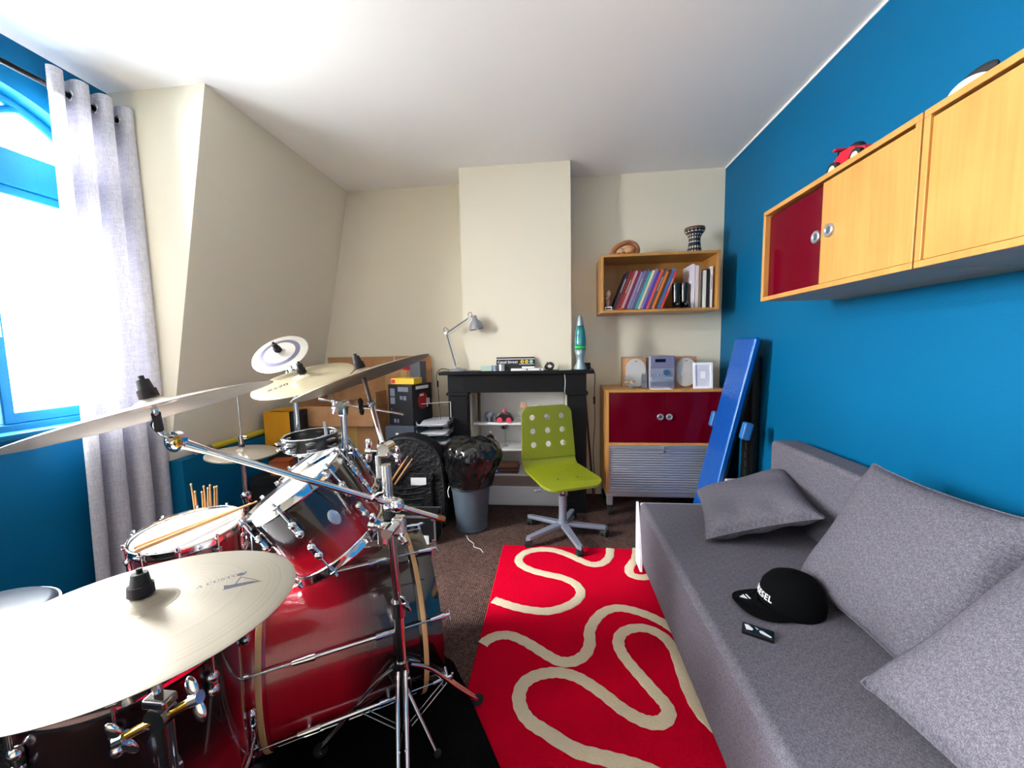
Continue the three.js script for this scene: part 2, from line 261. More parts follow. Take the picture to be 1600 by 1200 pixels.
{
  const cols = [['dark navy', 0x23253f], ['dark red', 0x7e1f22], ['brick red', 0x8f3128], ['pale pink', 0xd09aa2], ['maroon', 0x6d1d3a], ['lavender', 0x8d86b4], ['violet grey', 0x76739a], ['slate purple', 0x5f5a7c], ['turquoise', 0x42a8a2], ['cream edged', 0xd8cfae], ['mauve', 0x86719d], ['bright violet', 0x4a39a0], ['coral red', 0xe05a4b], ['charcoal', 0x4e4a4a], ['orange', 0xe07b2e], ['dark brown', 0x5b3a22], ['cobalt blue', 0x3f6fae], ['scarlet', 0xd8402c]];
  const lean = .37, step = .0207;
  cols.forEach(([n, c], i) => book(`${n} book leaning on the wall shelf, ${ORD[i]} from the left`, 'leaning books on the wall shelf', .0175, .305 + .012 * Math.sin(i * 2.1), .2, c, [.468 + i * step, 1.5705 + .00876 * Math.sin(lean), -3.20], lean));
  const up = [['white book with a pink patch, leftmost upright on the wall shelf', 0xe6dfe8, .024, .325, 1.052], ['blush cream book standing upright on the wall shelf', 0xe8cfc2, .024, .315, 1.08], ['taupe thin book standing upright on the wall shelf', 0x8d8578, .012, .31, 1.102], ['ivory short book standing upright on the wall shelf', 0xe9e3d3, .022, .275, 1.135], ['black and white book standing upright on the wall shelf', 0x1c1b1d, .02, .285, 1.16], ['white book at the right end of the wall shelf', 0xeeeae4, .016, .305, 1.184]];
  for (const [l, c, w, h, x] of up) book(l, 'upright books on the wall shelf', w, h, .2, c, [x, 1.5705, -3.21]);
  for (const [x, l] of [[.935, 'left black leather boot ornament on the wall shelf'], [.995, 'right black leather boot ornament on the wall shelf']]) {
    const t = thing('boot_ornament', l, 'boot', [x, 1.5705, -3.13], 0, 'pair of boots on the wall shelf');
    obj('shaft', lathe([[.024, .03], [.026, .07], [.03, .13], [.031, .19], [.027, .19], [.024, .13], [.02, .06]], 24), phy(0x0b0b0d, .25, { clearcoat: .6 }), t);
    obj('foot', [el(.027, .026, .055, 0, .028, .02), el(.026, .03, .032, 0, .04, -.005)], phy(0x0b0b0d, .25, { clearcoat: .6 }), t);
    obj('sole', ext(rrect(.054, .12, .026), .006).rotateX(-PI / 2).translate(0, 0, .015), M.rubber, t);
  }
  const s = thing('trophy', 'small bronze head statuette on a white base on the wall shelf', 'statuette', [.43, 1.5705, -3.13]);
  obj('base', bx(.055, .03, .05, 0, .015, 0, .003), M.whiteP, s); obj('plate', bx(.038, .012, .002, 0, .014, .0255), M.blackP, s);
  obj('figure', [el(.012, .02, .012, 0, .045, 0), el(.018, .022, .018, .004, .07, 0), el(.02, .018, .018, -.006, .095, .002), el(.026, .03, .024, 0, .128, 0), el(.008, .008, .008, -.01, .132, .022), el(.008, .008, .008, .011, .132, .022)], std(0xb98f77, .5), s);
  solo('wooden_dish', 'small oval wooden dish in front of the leaning books', 'dish', [lathe([[0, 0], [.03, .001], [.042, .012], [.04, .013], [.03, .004], [0, .003]], 28)], std(0xb06a3c, .5), [.535, 1.5705, -3.115]);
  const w = thing('wood_carving', 'curled brown wood carving on top of the wall shelf', 'carving', [.565, 1.985, -3.2]);
  const carve = std(0xa8683f, .45, 0, { bumpMap: plasterB, bumpScale: .004 });
  obj('arch', tube([[-.11, .01, .02], [-.085, .055, .02], [-.03, .095, .01], [.04, .11, 0], [.085, .085, 0], [.095, .04, .01], [.075, .012, .02]], .019, 40, 10), carve, w);
  obj('hump', [el(.05, .036, .04, .03, .045, .02), el(.04, .03, .035, -.03, .035, .015)], std(0xc69061, .5, 0, { bumpMap: plasterB, bumpScale: .004 }), w);
  for (let i = 0; i < 5; i++) obj('toe', el(.017, .014, .02, -.09 + i * .035, .0135, .04), carve, w);
  const d = thing('goblet_drum', 'small black and white patterned goblet drum on the wall shelf', 'drum', [1.085, 1.985, -3.2]);
  const pat = canvasTex(256, 256, (g) => { g.fillStyle = '#1d1a19'; g.fillRect(0, 0, 256, 256); g.fillStyle = '#e7e1d6'; for (let j = 0; j < 9; j++) for (let i = 0; i < 16; i++) { const x = i * 16, y = j * 28; g.beginPath(); if (j % 3 === 0) { g.moveTo(x + 8, y + 4); g.lineTo(x + 14, y + 12); g.lineTo(x + 8, y + 20); g.lineTo(x + 2, y + 12); } else if (j % 3 === 1) g.rect(x + 4, y + 2, 6, 16); else { g.moveTo(x + 1, y + 16); g.lineTo(x + 8, y + 3); g.lineTo(x + 15, y + 16); } g.fill(); } });
  obj('body', keep(lathe([[.001, 0], [.052, 0], [.05, .03], [.042, .08], [.041, .115], [.05, .14], [.07, .165], [.073, .185], [.071, .195]], 40)), phy(0xffffff, .35, { map: pat }), d);
  obj('skin', lathe([[.001, .197], [.066, .197], [.073, .192], [.0735, .178]], 40), std(0x6b4a37, .6), d);
}
{ // floor cabinet on castors
  const t = thing('storage_cabinet', 'honey wood cabinet on castors with dark red doors and silver shutter', 'cabinet'), x0 = .395, x1 = 1.245, z0 = -3.36, z1 = -2.95, k = .02;
  obj('top_panel', b2(x0, x1, .952, .972, z0, z1, .002), M.wood, t); obj('middle_panel', b2(x0, x1, .552, .572, z0, z1, .002), M.wood, t); obj('bottom_panel', b2(x0, x1, .155, .175, z0, z1, .002), M.alu, t);
  for (const x of [x0, x1 - k]) obj('side_panel', b2(x, x + k, .175, .952, z0, z1 - .0005, .002), M.wood, t);
  obj('back_panel', b2(x0 + k, x1 - k, .175, .952, z0, z0 + .01), M.wood, t);
  for (const s of [0, 1]) { const d = obj('door', b2(s ? .821 : x0 + k + .001, s ? x1 - k - .001 : .819, .574, .95, z1 - .018, z1 - .004, .0015), M.oxblood, t, 'glossy dark red door'); ringHandle(d, [s ? .852 : .788, .768, z1], 'z'); }
  obj('shutter_rail', b2(x0 + k, x1 - k, .522, .552, z1 - .03, z1 - .004, .003), M.alu, t);
  const slat = clean(new THREE.CylinderGeometry(.0098, .0098, x1 - x0 - 2 * k - .03, 10, 1, false, -PI / 2, PI).rotateZ(PI / 2).scale(1, .8, .7));
  for (let i = 0; i < 17; i++) { const m = new THREE.Mesh(slat, M.roller); m.name = 'shutter_slat'; m.castShadow = m.receiveShadow = true; m.position.set((x0 + x1) / 2, .511 - i * .0186, z1 - .02); m.rotation.x = 0; t.add(m); }
  obj('shutter_backing', b2(x0 + k, x1 - k, .19, .522, z1 - .03, z1 - .021), M.alu, t);
  obj('bottom_rail', b2(x0 + k, x1 - k, .175, .2, z1 - .03, z1 - .002, .003), M.alu, t);
  const l = obj('lock', cy(.009, .009, .012).rotateX(PI / 2).translate(.82, .538, z1), M.chrome, t); obj('key', [b2(.818, .822, .512, .532, z1 + .008, z1 + .011), cy(.008, .008, .003).rotateX(PI / 2).translate(.82, .508, z1 + .01)], M.chromeD, l);
  for (const [x, z] of [[x0 + .03, z1 - .03], [x1 - .03, z1 - .03], [x0 + .03, z0 + .03], [x1 - .03, z0 + .03]]) { const f = obj('castor', [bx(.044, .075, .044, x, .117, z, .008)], M.alu, t); obj('wheel', new THREE.CylinderGeometry(.034, .034, .026, 20).rotateZ(PI / 2).translate(x, .034, z), M.rubber, f); obj('fork', bx(.036, .06, .03, x, .07, z, .006), M.rubber, f); }
}
// ------------------------------------------------------------------ things on the floor cabinet
{
  const Y = .972, t = thing('stereo', 'silver compact stereo between its two speakers', 'stereo', [.816, Y, -3.14]);
  obj('body', bx(.185, .245, .22, 0, .1235, -.0, .006), std(0xa9a5b2, .38, .55), t); obj('faceplate', bx(.172, .09, .006, 0, .198, .111, .003), std(0x8d88a0, .35, .5), t);
  obj('display', bx(.075, .024, .003, -.015, .21, .115), phy(0x07080c, .1), t); for (let i = 0; i < 4; i++) obj('button', cy(.006, .006, .006, 0, 0, 0, 12).rotateX(PI / 2).translate(-.07 + i * .022, .103, .112), M.chrome, t);
  obj('volume_knob', cy(.021, .023, .016).rotateX(PI / 2).translate(.03, .12, .116), M.chromeD, t); obj('drawer', bx(.165, .03, .006, 0, .07, .111, .002), M.steel, t); obj('tape_door', bx(.165, .035, .005, 0, .032, .111, .003), std(0x9591a0, .3, .6), t); obj('foot_plate', bx(.18, .008, .21, 0, .004, 0), M.blackP, t);
  for (const [x, l, q] of [[.632, 'wooden speaker with grey oval grille left of the stereo', .0], [1.0, 'wooden speaker with grey oval grille right of the stereo', 0]]) {
    const s = thing('speaker', l, 'speaker', [x, Y, -3.17], q, 'speakers of the stereo'); obj('cabinet', bx(.16, .235, .18, 0, .1175, 0, .004), M.tan, s);
    obj('grille', ext(rrect(.134, .208, .066), .012, .004).translate(0, .118, .09), std(0xbdbcbb, .95, 0, { bumpMap: orangeB, bumpScale: .002 }), s); obj('badge', bx(.02, .004, .002, 0, .205, .107), M.blackM, s);
  }
  const r = thing('remote_control', 'grey remote control leaning against the left speaker', 'remote', [.692, Y, -3.055]); r.rotation.x = -.16; obj('case', bx(.045, .145, .016, 0, .073, 0, .006), M.greyP, r); for (let i = 0; i < 5; i++) for (let j = 0; j < 3; j++) obj('button', cy(.0035, .0035, .003, 0, 0, 0, 8).rotateX(PI / 2).translate(-.012 + j * .012, .045 + i * .016, .0085), M.rubber, r);
  const b = thing('glass_globe', 'clear glass globe with shells on the cabinet', 'ornament', [.575, Y, -3.03]); obj('globe', sp(.05, 0, .05, 0, 32), phy(0xffffff, .01, { transmission: 1, thickness: .05, ior: 1.35 }), b); obj('shell', [el(.02, .009, .014, -.012, .047, 0), el(.014, .01, .016, .014, .05, .004)], std(0xd9b98e, .5), b);
  const f = thing('photo_frame', 'white picture frame propped on the cabinet', 'picture frame', [1.098, Y + .001, -2.995], -.08); f.rotation.x = -.10;
  obj('frame', ext(hole2(rrect(.132, .19, .003, 0, .095), .104, .16, .095), .012, .001), M.whiteP, f);
  obj('picture', bx(.108, .164, .003, 0, .095, .004), std(0xffffff, .5, 0, { map: canvasTex(128, 192, (g) => { g.fillStyle = '#cfd3e2'; g.fillRect(0, 0, 128, 192); g.strokeStyle = '#9fa8c4'; g.lineWidth = 2; for (let i = 0; i < 5; i++) { g.beginPath(); g.ellipse(64, 96, 18 + i * 9, 34 + i * 12, 0, 0, 7); g.stroke(); } g.fillStyle = '#eceef6'; g.fillRect(44, 60, 40, 60); }) }), f); f.children[1].geometry.attributes.uv.array.forEach((v, i, a) => { a[i] = i % 2 ? (v - .013) / .164 : v / .108 + .5; });
  obj('strut', rod([0, .1, -.002], [0, .005, -.035], .004), M.rubber, f);
  solo('disc_sleeve', 'white paper sleeve lying in front of the stereo', 'sleeve', bx(.14, .004, .075, 0, .002, 0), M.paper, [.80, Y, -2.99], .05);
}
function hole2(s, w, h, cyy) { const p = new THREE.Path(); p.moveTo(-w / 2, cyy - h / 2); p.lineTo(-w / 2, cyy + h / 2); p.lineTo(w / 2, cyy + h / 2); p.lineTo(w / 2, cyy - h / 2); p.closePath(); s.holes.push(p); return s; }
// ------------------------------------------------------------------ on the wall cabinets
{
  const t = thing('toy_vehicle', 'red toy vehicle with pale wheel on the wall cabinet', 'toy', [1.10, 1.912, -1.60], 0); t.scale.setScalar(.62);
  obj('body', [ext(shp([[-.13, .05], [-.12, .085], [-.06, .10], [-.03, .125], [.06, .13], [.10, .105], [.13, .10], [.13, .045], [-.13, .045]]), .1, .006).rotateY(PI / 2).translate(-.05, 0, 0)], M.red, t);
  obj('canopy', el(.04, .035, .05, 0, .13, -.01), M.blackP, t); for (const z of [-.09, .09]) for (const x of [-.065, .065]) { const w = obj('wheel', cy(.045, .045, .03).rotateZ(PI / 2).translate(x, .045, z), M.rubber, t); obj('hub', cy(.027, .027, .034).rotateZ(PI / 2).translate(x, .045, z), std(0xd5cfae, .5), w); }
  obj('spoiler', bx(.13, .012, .03, 0, .165, -.1, .003), M.red, t); for (const x of [-.04, .04]) obj('spoiler_post', rod([x, .11, -.1], [x, .16, -.1], .005), M.blackM, t);
  const h = thing('toy_helmet', 'white rimmed black helmet on the wall cabinet', 'helmet', [1.09, 1.912, -1.19]); h.scale.setScalar(.6);
  obj('dome', [new THREE.SphereGeometry(.09, 28, 16, 0, 2 * PI, 0, PI / 2).translate(0, .012, 0)], M.whiteP, h); obj('crest', el(.02, .03, .075, .0, .1, .01), M.rubber, h); obj('rim', tor(.09, .008).translate(0, .012, 0), M.greyP, h); obj('brim', cy(.1, .1, .008, 0, .005, 0, 32), M.blackP, h);
}
// ------------------------------------------------------------------ sofa, cushions, cap, case
{
  const t = thing('sofa', 'long grey fabric sofa along the blue wall', 'sofa');
  obj('seat', b2(.488, 1.20, .06, .402, -2.245, .45, .028), M.sofa, t); obj('backrest', b2(1.175, 1.32, .30, .775, -2.225, .45, .024), M.sofa, t);
  obj('end_panel', [b2(.50, 1.30, .03, .385, -2.272, -2.246, .003)], M.whiteP, t, 'white end panel'); obj('corner_board', ext(shp([[-2.272, .03], [-2.272, .392], [-2.255, .392], [-2.15, .10], [-2.15, .03]]), .012).rotateY(-PI / 2).translate(.488, 0, 0), M.whiteP, t, 'white corner board');
  for (const z of [-2.05, -1.0, .3]) for (const x of [.56, 1.2]) obj('foot', cy(.022, .018, .05, x, .0375, z, 16), M.rubber, t);
}
function pillow(w, h, T, k) {
  const n = 44, P = [], I = [], U = [];
  for (const s of [1, -1]) for (let j = 0; j <= n; j++) for (let i = 0; i <= n; i++) {
    const u = i / n * 2 - 1, v = j / n * 2 - 1, e = Math.pow(Math.max(0, (1 - u ** 4) * (1 - v ** 4)), .55);
    const wr = .006 * Math.sin(9 * u + k) * Math.exp(-((v + .8) ** 2) * 9) + .005 * Math.sin(7 * v + 2 * k) * Math.exp(-((u - .8) ** 2) * 9) + .003 * Math.sin(4 * u + 5 * v + k);
    P.push(w / 2 * u * (1 - .07 * (1 - v * v)), h / 2 * v * (1 - .07 * (1 - u * u)), s * (T / 2 * e + wr * Math.min(1, e * 1.6))); U.push(u * w / 2, v * h / 2);
  }
  const N = (n + 1) * (n + 1); for (const s of [0, 1]) for (let j = 0; j < n; j++) for (let i = 0; i < n; i++) { const a = s * N + j * (n + 1) + i, b = a + n + 1; s ? I.push(a, b, a + 1, b, b + 1, a + 1) : I.push(a, a + 1, b, b, a + 1, b + 1); }
  const g = new THREE.BufferGeometry(); g.setAttribute('position', new THREE.Float32BufferAttribute(P, 3)); g.setAttribute('uv', new THREE.Float32BufferAttribute(U, 2)); g.setIndex(I); g.computeVertexNormals(); return keep(g);
}
function cushion(label, c, u, v, w, h, T, k) {
  const t = thing('cushion', label, 'cushion', c, 0, 'grey cushions on the sofa'), X = A(u).normalize(), Y = A(v), Z = X.clone().cross(Y).normalize(); Y.copy(Z).cross(X).normalize();
  t.quaternion.setFromRotationMatrix(new THREE.Matrix4().makeBasis(X, Y, Z)); obj('cover', pillow(w, h, T, k), M.sofa, t);
  const E = []; for (let k = 0; k < 48; k++) { const s = k % 12 / 6 - 1, [a, b] = [[s, -1], [1, s], [-s, 1], [-1, -s]][Math.floor(k / 12)]; E.push([w / 2 * a * (1 - .07 * (1 - b * b)), h / 2 * b * (1 - .07 * (1 - a * a)), 0]); }
  obj('seam', tube(E, .0028, 160, 6, true), M.sofa, t);
}
cushion('grey cushion lying tilted at the far end of the sofa', [.945, .53, -1.945], [.39, .16, .12], [.06, .02, -.52], .46, .50, .13, 1);
cushion('big grey cushion leaning on the sofa back behind the cap', [1.035, .64, -1.245], [.02, .0, .45], [.215, .39, -.04], .50, .50, .15, 2.2);
cushion('grey cushion nearest the bottom right picture corner', [.96, .62, -.74], [.04, -.01, .45], [.36, .32, -.02], .50, .50, .15, 4);
{
  const t = thing('cap', 'black baseball cap with white letters on the sofa', 'cap', [.80, .402, -1.345], 0), blk = phy(0x030406, .9, { specularIntensity: .25 });
  t.rotation.y = .12;
  obj('crown', lathe([[.098, .002], [.1, .02], [.097, .05], [.088, .08], [.068, .105], [.04, .119], [.001, .124]], 48).scale(1.02, 1, .9), blk, t);
  const bill = new THREE.Shape(); bill.moveTo(-.055, -.083); bill.quadraticCurveTo(-.19, -.088, -.188, 0); bill.quadraticCurveTo(-.19, .088, -.055, .083); bill.quadraticCurveTo(-.115, .05, -.115, 0); bill.quadraticCurveTo(-.115, -.05, -.055, -.083);
  const bg = ext(bill, .005, .001).rotateX(-PI / 2), bp = bg.attributes.position; for (let i = 0; i < bp.count; i++) bp.setY(i, bp.getY(i) + .022 - .9 * bp.getZ(i) ** 2 * 2.4 + .03 * (bp.getX(i) + .1)); bg.computeVertexNormals(); obj('bill', bg, blk, t);
  obj('button', sp(.007, 0, .124, 0, 12), blk, t); obj('strap', tube([[.095, .02, .03], [.105, .018, 0], [.095, .02, -.03]], .006, 12, 6), M.rubber, t); obj('buckle', bx(.006, .004, .03, .105, .075, -.05), M.chrome, t);
  obj('sticker', [ext(shp([[0, -.012], [.02, 0], [0, .012]]), .001).rotateX(-PI / 2).rotateY(PI).translate(-.145, .0265, -.022), bx(.005, .001, .024, -.136, .027, -.022)], M.paper, t, 'white arrow sticker');
  const font = await new FontLoader().loadAsync('fonts/droid/droid_sans_bold.typeface.json');
  [...'DIESEL'].forEach((ch, i) => { const g = new TextGeometry(ch, { font, size: .021, depth: .002, curveSegments: 3 }); g.computeBoundingBox(); const w = g.boundingBox.max.x; g.translate(-w / 2, 0, 0); const a = PI + .62 - i * .17 - .09; // around the front of the crown
    g.scale(.95, 1, 1).rotateX(-.22).rotateY(PI / 2 - a).translate(.0985 * 1.02 * Math.cos(a), .038, .0985 * .9 * Math.sin(a)); obj('letter', g, M.paper, t, 'white letter'); });
  var FONT = font;
}
{
  const t = thing('card_case', 'small black case with white splash print beside the cap', 'case', [.622, .4025, -1.202], -.48);
  obj('box', bx(.084, .012, .044, 0, .006, 0, .002), M.blackP, t);
  obj('print', [ext(shp([[-.036, .012], [-.026, .014], [-.012, 0], [-.014, -.008], [-.03, -.012]]), .0006).rotateX(-PI / 2), ext(shp([[.034, -.016], [.036, -.011], [.012, .004], [.004, .002], [.006, -.008]]), .0006).rotateX(-PI / 2), ext(shp([[-.008, .014], [-.002, .004], [.002, .006]]), .0006).rotateX(-PI / 2)].map(g => g.translate(0, .012, 0)), M.paper, t);
}
// ------------------------------------------------------------------ blue bench leaning in the corner, dark bag, white crate
{
  const t = thing('exercise_bench', 'blue vinyl exercise bench standing on end in the corner', 'bench', [.985, 0, -2.725]); t.rotation.z = -.215;
  const vin = phy(0x004fa6, .2, { specularIntensity: .7, bumpMap: plasterB, bumpScale: .008 });
  const g = new RoundedBoxGeometry(.045, 1.33, .27, 6, .018), p = g.attributes.position; g.translate(0, .70, 0);
  obj('pad', g, vin, t); obj('board', bx(.012, 1.31, .25, .028, .70, 0), M.blackP, t); obj('piping', [tube([[-.012, .05, .134], [-.014, .7, .135], [-.012, 1.35, .134]], .004, 30, 6)], phy(0x5fa4e6, .3), t);  // added near-edge strip: its paler blue paints in the light on the pad edge
  obj('spine', [rod([.05, .03, 0], [.05, 1.2, 0], .016), rod([.05, .78, -.15], [.05, .78, .17], .009)], M.blackM, t);
  for (const [x, z] of [[0, -.178], [.05, .18]]) obj('roller_pad', bx(.055, .11, .05, x, .78, z, .012), phy(0x2f6fb4, .4), t);
}
{
  const t = thing('ski_bag', 'tall narrow black bag standing against the blue wall', 'bag', [1.328, 0, -2.78]);
  obj('bag', bx(.07, 1.22, .13, .01, .61, 0, .03), std(0x0c0d10, .6), t); obj('print', [0, 1, 2, 3, 4].map(i => bx(.002, .05, .02, -.026, .42 + i * .06, .015 + .006 * (i % 2))), std(0x7f8a5e, .6), t);
}
{
  const t = thing('plastic_crate', 'white plastic crate with cables behind the sofa end', 'crate', [1.237, 0, -2.44]);
  obj('tub', bx(.26, .40, .3, 0, .20, 0, .012), M.whiteP, t); obj('lid', bx(.275, .03, .315, 0, .415, 0, .01), std(0xbfc6cc, .5), t);
  solo('cable_coil', 'black cable coiled on the white plastic crate', 'cable', [tube([[-.08, 0, .05], [0, .012, .1], [.09, .008, .05], [.09, .02, -.05], [0, .02, -.09], [-.09, .014, -.03], [-.06, .025, .05], [.03, .03, .07], [.07, .03, 0], [.1, .0, -.1]], .006, 80, 8)], M.rubber, [1.237, .437, -2.44]);
}
// ------------------------------------------------------------------ drum kit
function cymTex(base, draw) {
  return canvasTex(1024, 1024, (g) => {
    g.fillStyle = base; g.fillRect(0, 0, 1024, 1024);
    for (let r = 6; r < 520; r += 2) { const k = ringN[r * 77 % 65536]; g.strokeStyle = k > .5 ? `rgba(255,250,235,${(k - .5) * .22})` : `rgba(90,70,40,${(.5 - k) * .22})`; g.lineWidth = 2; g.beginPath(); g.arc(512, 512, r, 0, 7); g.stroke(); }
    draw?.(g);
  });
}
function cymbal(label, c, n, r, tex, o = {}) {
  const t = thing('cymbal', label, 'cymbal', c); t.quaternion.copy(quatN(n));
  const rb = r * .22, hb = r * (o.bow ?? .075), hbell = r * (o.bell ?? .075), P = [], B = [];
  for (let i = 0; i <= 16; i++) { const q = i / 16, x = r + (rb - r) * q; P.push([x, hb * (1 - Math.max(0, (x - rb) / (r - rb)) ** 1.8)]); }
  const under = P.map(p => [p[0], p[1] - .0013]).reverse(), bow = lathe([...under.slice(0), ...P], 96);
  for (let i = 0; i <= 14; i++) { const x = rb * 1.01 * (1 - i / 14); B.push([Math.max(.004, x), hb + hbell * (.5 + .5 * Math.cos(PI * Math.min(1, (x / rb) ** 1.3)))]); }
  const bell = lathe([...B.map(p => [p[0], p[1] - .0013]).reverse(), ...B], 64);
  const m = o.mat ?? phy(0xffffff, o.rough ?? .34, { metalness: o.metal ?? .82, map: tex, anisotropy: .35, clearcoat: .15 });
  for (const g of [bow, bell]) { const p = g.attributes.position, uv = g.attributes.uv; for (let i = 0; i < p.count; i++) uv.setXY(i, p.getX(i) / (2 * r) + .5, .5 - p.getZ(i) / (2 * r)); keep(g); }
  obj('bow', bow, m, t); obj('bell', bell, m, t);
  t.userData.top = V(...c).add(A(n).clone().normalize().multiplyScalar(hb + hbell)); t.userData.n = A(n).clone().normalize();
  const top = t.userData.top, nn = t.userData.n; delete t.userData.top; delete t.userData.n;
  return { t, top, n: nn };
}
const wingGeo = () => [el(.017, .009, .005, -.017, 0, 0, 12), el(.017, .009, .005, .017, 0, 0, 12), cy(.009, .009, .014, 0, 0, 0, 14)];
function stand(name, label, [x, z], category = 'stand') { const t = thing(name, label, category, [x, 0, z]); return { t, L: p => { p = A(p); return V(p.x - x, p.y, p.z - z); } }; }
function topper(s, cym, big = 1) { // felts, sleeve and nut on the cymbal's bell
  const q = quatN(cym.n), p = s.L(cym.top), put = g => g.applyQuaternion(q).translate(p.x, p.y, p.z);
  obj('felt_washer', put(cy(.017 * big, .018 * big, .018, 0, .010, 0, 24)), M.felt, s.t, 'dark felt washer');
  obj('cap_nut', [put(cy(.011 * big, .014 * big, .022, 0, .03, 0, 20)), put(cy(.005, .005, .03, 0, .035, 0, 12))], M.rubber, s.t);
}
function wing(parent, p, dir, k = 1, m = M.chrome) { const q = new THREE.Quaternion().setFromUnitVectors(V(0, 1, 0), A(dir).normalize()); obj('wing_screw', [...wingGeo(), cy(.004, .004, .04, 0, -.02, 0, 10)].map(g => g.scale(k, k, k).applyQuaternion(q).translate(p.x, p.y, p.z)), m, parent); }
function tripod(s, hub, low, R, angles, y0 = .0, w = .009) {
  const t = s.t; obj('hub_collar', cy(.021, .024, .04, 0, hub, 0), M.chromeD, t); obj('brace_collar', cy(.016, .016, .03, 0, low, 0), M.chromeD, t);
  for (const a of angles) {
    const d = V(Math.cos(a), 0, Math.sin(a)), side = V(-d.z, 0, d.x).multiplyScalar(.011), P = (r, y) => d.clone().multiplyScalar(r).setY(y);
    const leg = obj('tripod_leg', [-1, 1].map(k => tube([P(.024, hub).addScaledVector(side, k), P(.3 * R, hub * .86).addScaledVector(side, k * 1.1), P(.72 * R, hub * .36 + y0).addScaledVector(side, k * 1.1), P(R, y0 + .018).addScaledVector(side, k * .6)], w * .55, 24, 8)), M.chrome, t);
    obj('rubber_foot', el(.022, .017, .02).rotateY(-a).translate(d.x * R, y0 + .017, d.z * R), M.rubber, leg);
    obj('brace', [-1, 1].map(k => rod(P(.02, low).addScaledVector(side, k * .8), P(.60 * R, hub * .55 + y0).addScaledVector(side, k * .8), .003)), M.chromeD, leg);
  }
}
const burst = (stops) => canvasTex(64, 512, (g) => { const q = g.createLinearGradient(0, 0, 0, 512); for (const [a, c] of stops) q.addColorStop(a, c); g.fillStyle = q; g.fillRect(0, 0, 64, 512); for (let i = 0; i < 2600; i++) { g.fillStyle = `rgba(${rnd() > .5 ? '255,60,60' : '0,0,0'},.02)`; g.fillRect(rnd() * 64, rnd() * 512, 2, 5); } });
const lacquer = map => phy(0xffffff, .22, { map, clearcoat: 1, clearcoatRoughness: .04 });
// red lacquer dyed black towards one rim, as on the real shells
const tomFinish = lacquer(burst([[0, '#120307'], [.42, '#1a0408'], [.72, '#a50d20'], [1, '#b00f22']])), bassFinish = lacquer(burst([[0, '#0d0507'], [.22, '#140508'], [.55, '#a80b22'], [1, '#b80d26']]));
function drum(t, r, h, n, finish, o = {}) { // axis y, batter head at y = 0
  obj('shell', keep(new THREE.CylinderGeometry(r, r, h, 64, 1, true).translate(0, -h / 2, 0)), finish, t);
  const hoop = (y, s) => lathe([[r + .003, y - s * .016], [r + .011, y - s * .016], [r + .009, y - s * .010], [r + .009, y + s * .010], [r + .012, y + s * .013], [r + .004, y + s * .014], [r + .003, y - s * .016]], 64);
  obj('batter_hoop', hoop(0, 1), M.chrome, t); obj('resonant_hoop', hoop(-h, -1), M.chrome, t);
  obj('batter_head', [cy(r + .002, r + .002, .003, 0, .002, 0, 64)], o.head ?? M.head, t); obj('resonant_head', cy(r, r, .003, 0, -h - .001, 0, 64), o.head2 ?? M.head, t);
  for (let i = 0; i < n; i++) {
    const a = (i + (o.ph ?? .5)) / n * 2 * PI, R = x => [Math.cos(a) * x, Math.sin(a) * x], at = (x, y) => [R(x)[0], y, R(x)[1]], q = g => g.rotateY(-a);
    const lugs = o.one ? [[-h / 2, h * .5]] : [[-.075, .05], [-h + .075, .05]];
    for (const [y, l] of lugs) { const lg = obj('lug', [q(bx(.016, l, .02, r + .009, y, 0, .006)), q(el(.012, .014, .013, r + .01, y + l * .32, 0, 12)), q(el(.012, .014, .013, r + .01, y - l * .32, 0, 12))], M.chrome, t); }
    obj('tension_rod', [rod(at(r + .014, .016), at(r + .014, o.one ? -h / 2 : -.075), .0032, .0032, 8), rod(at(r + .014, .024), at(r + .014, .012), .006, .006, 8)], M.chrome, t); obj('tension_rod', [rod(at(r + .014, -h - .016), at(r + .014, o.one ? -h / 2 : -h + .075), .0032, .0032, 8), rod(at(r + .014, -h - .024), at(r + .014, -h - .012), .006, .006, 8)], M.chrome, t);
    for (const y of [.009, -h - .009]) obj('rod_ear', q(bx(.014, .007, .018, r + .014, y, 0, .002)), M.chromeD, t);
  }
}
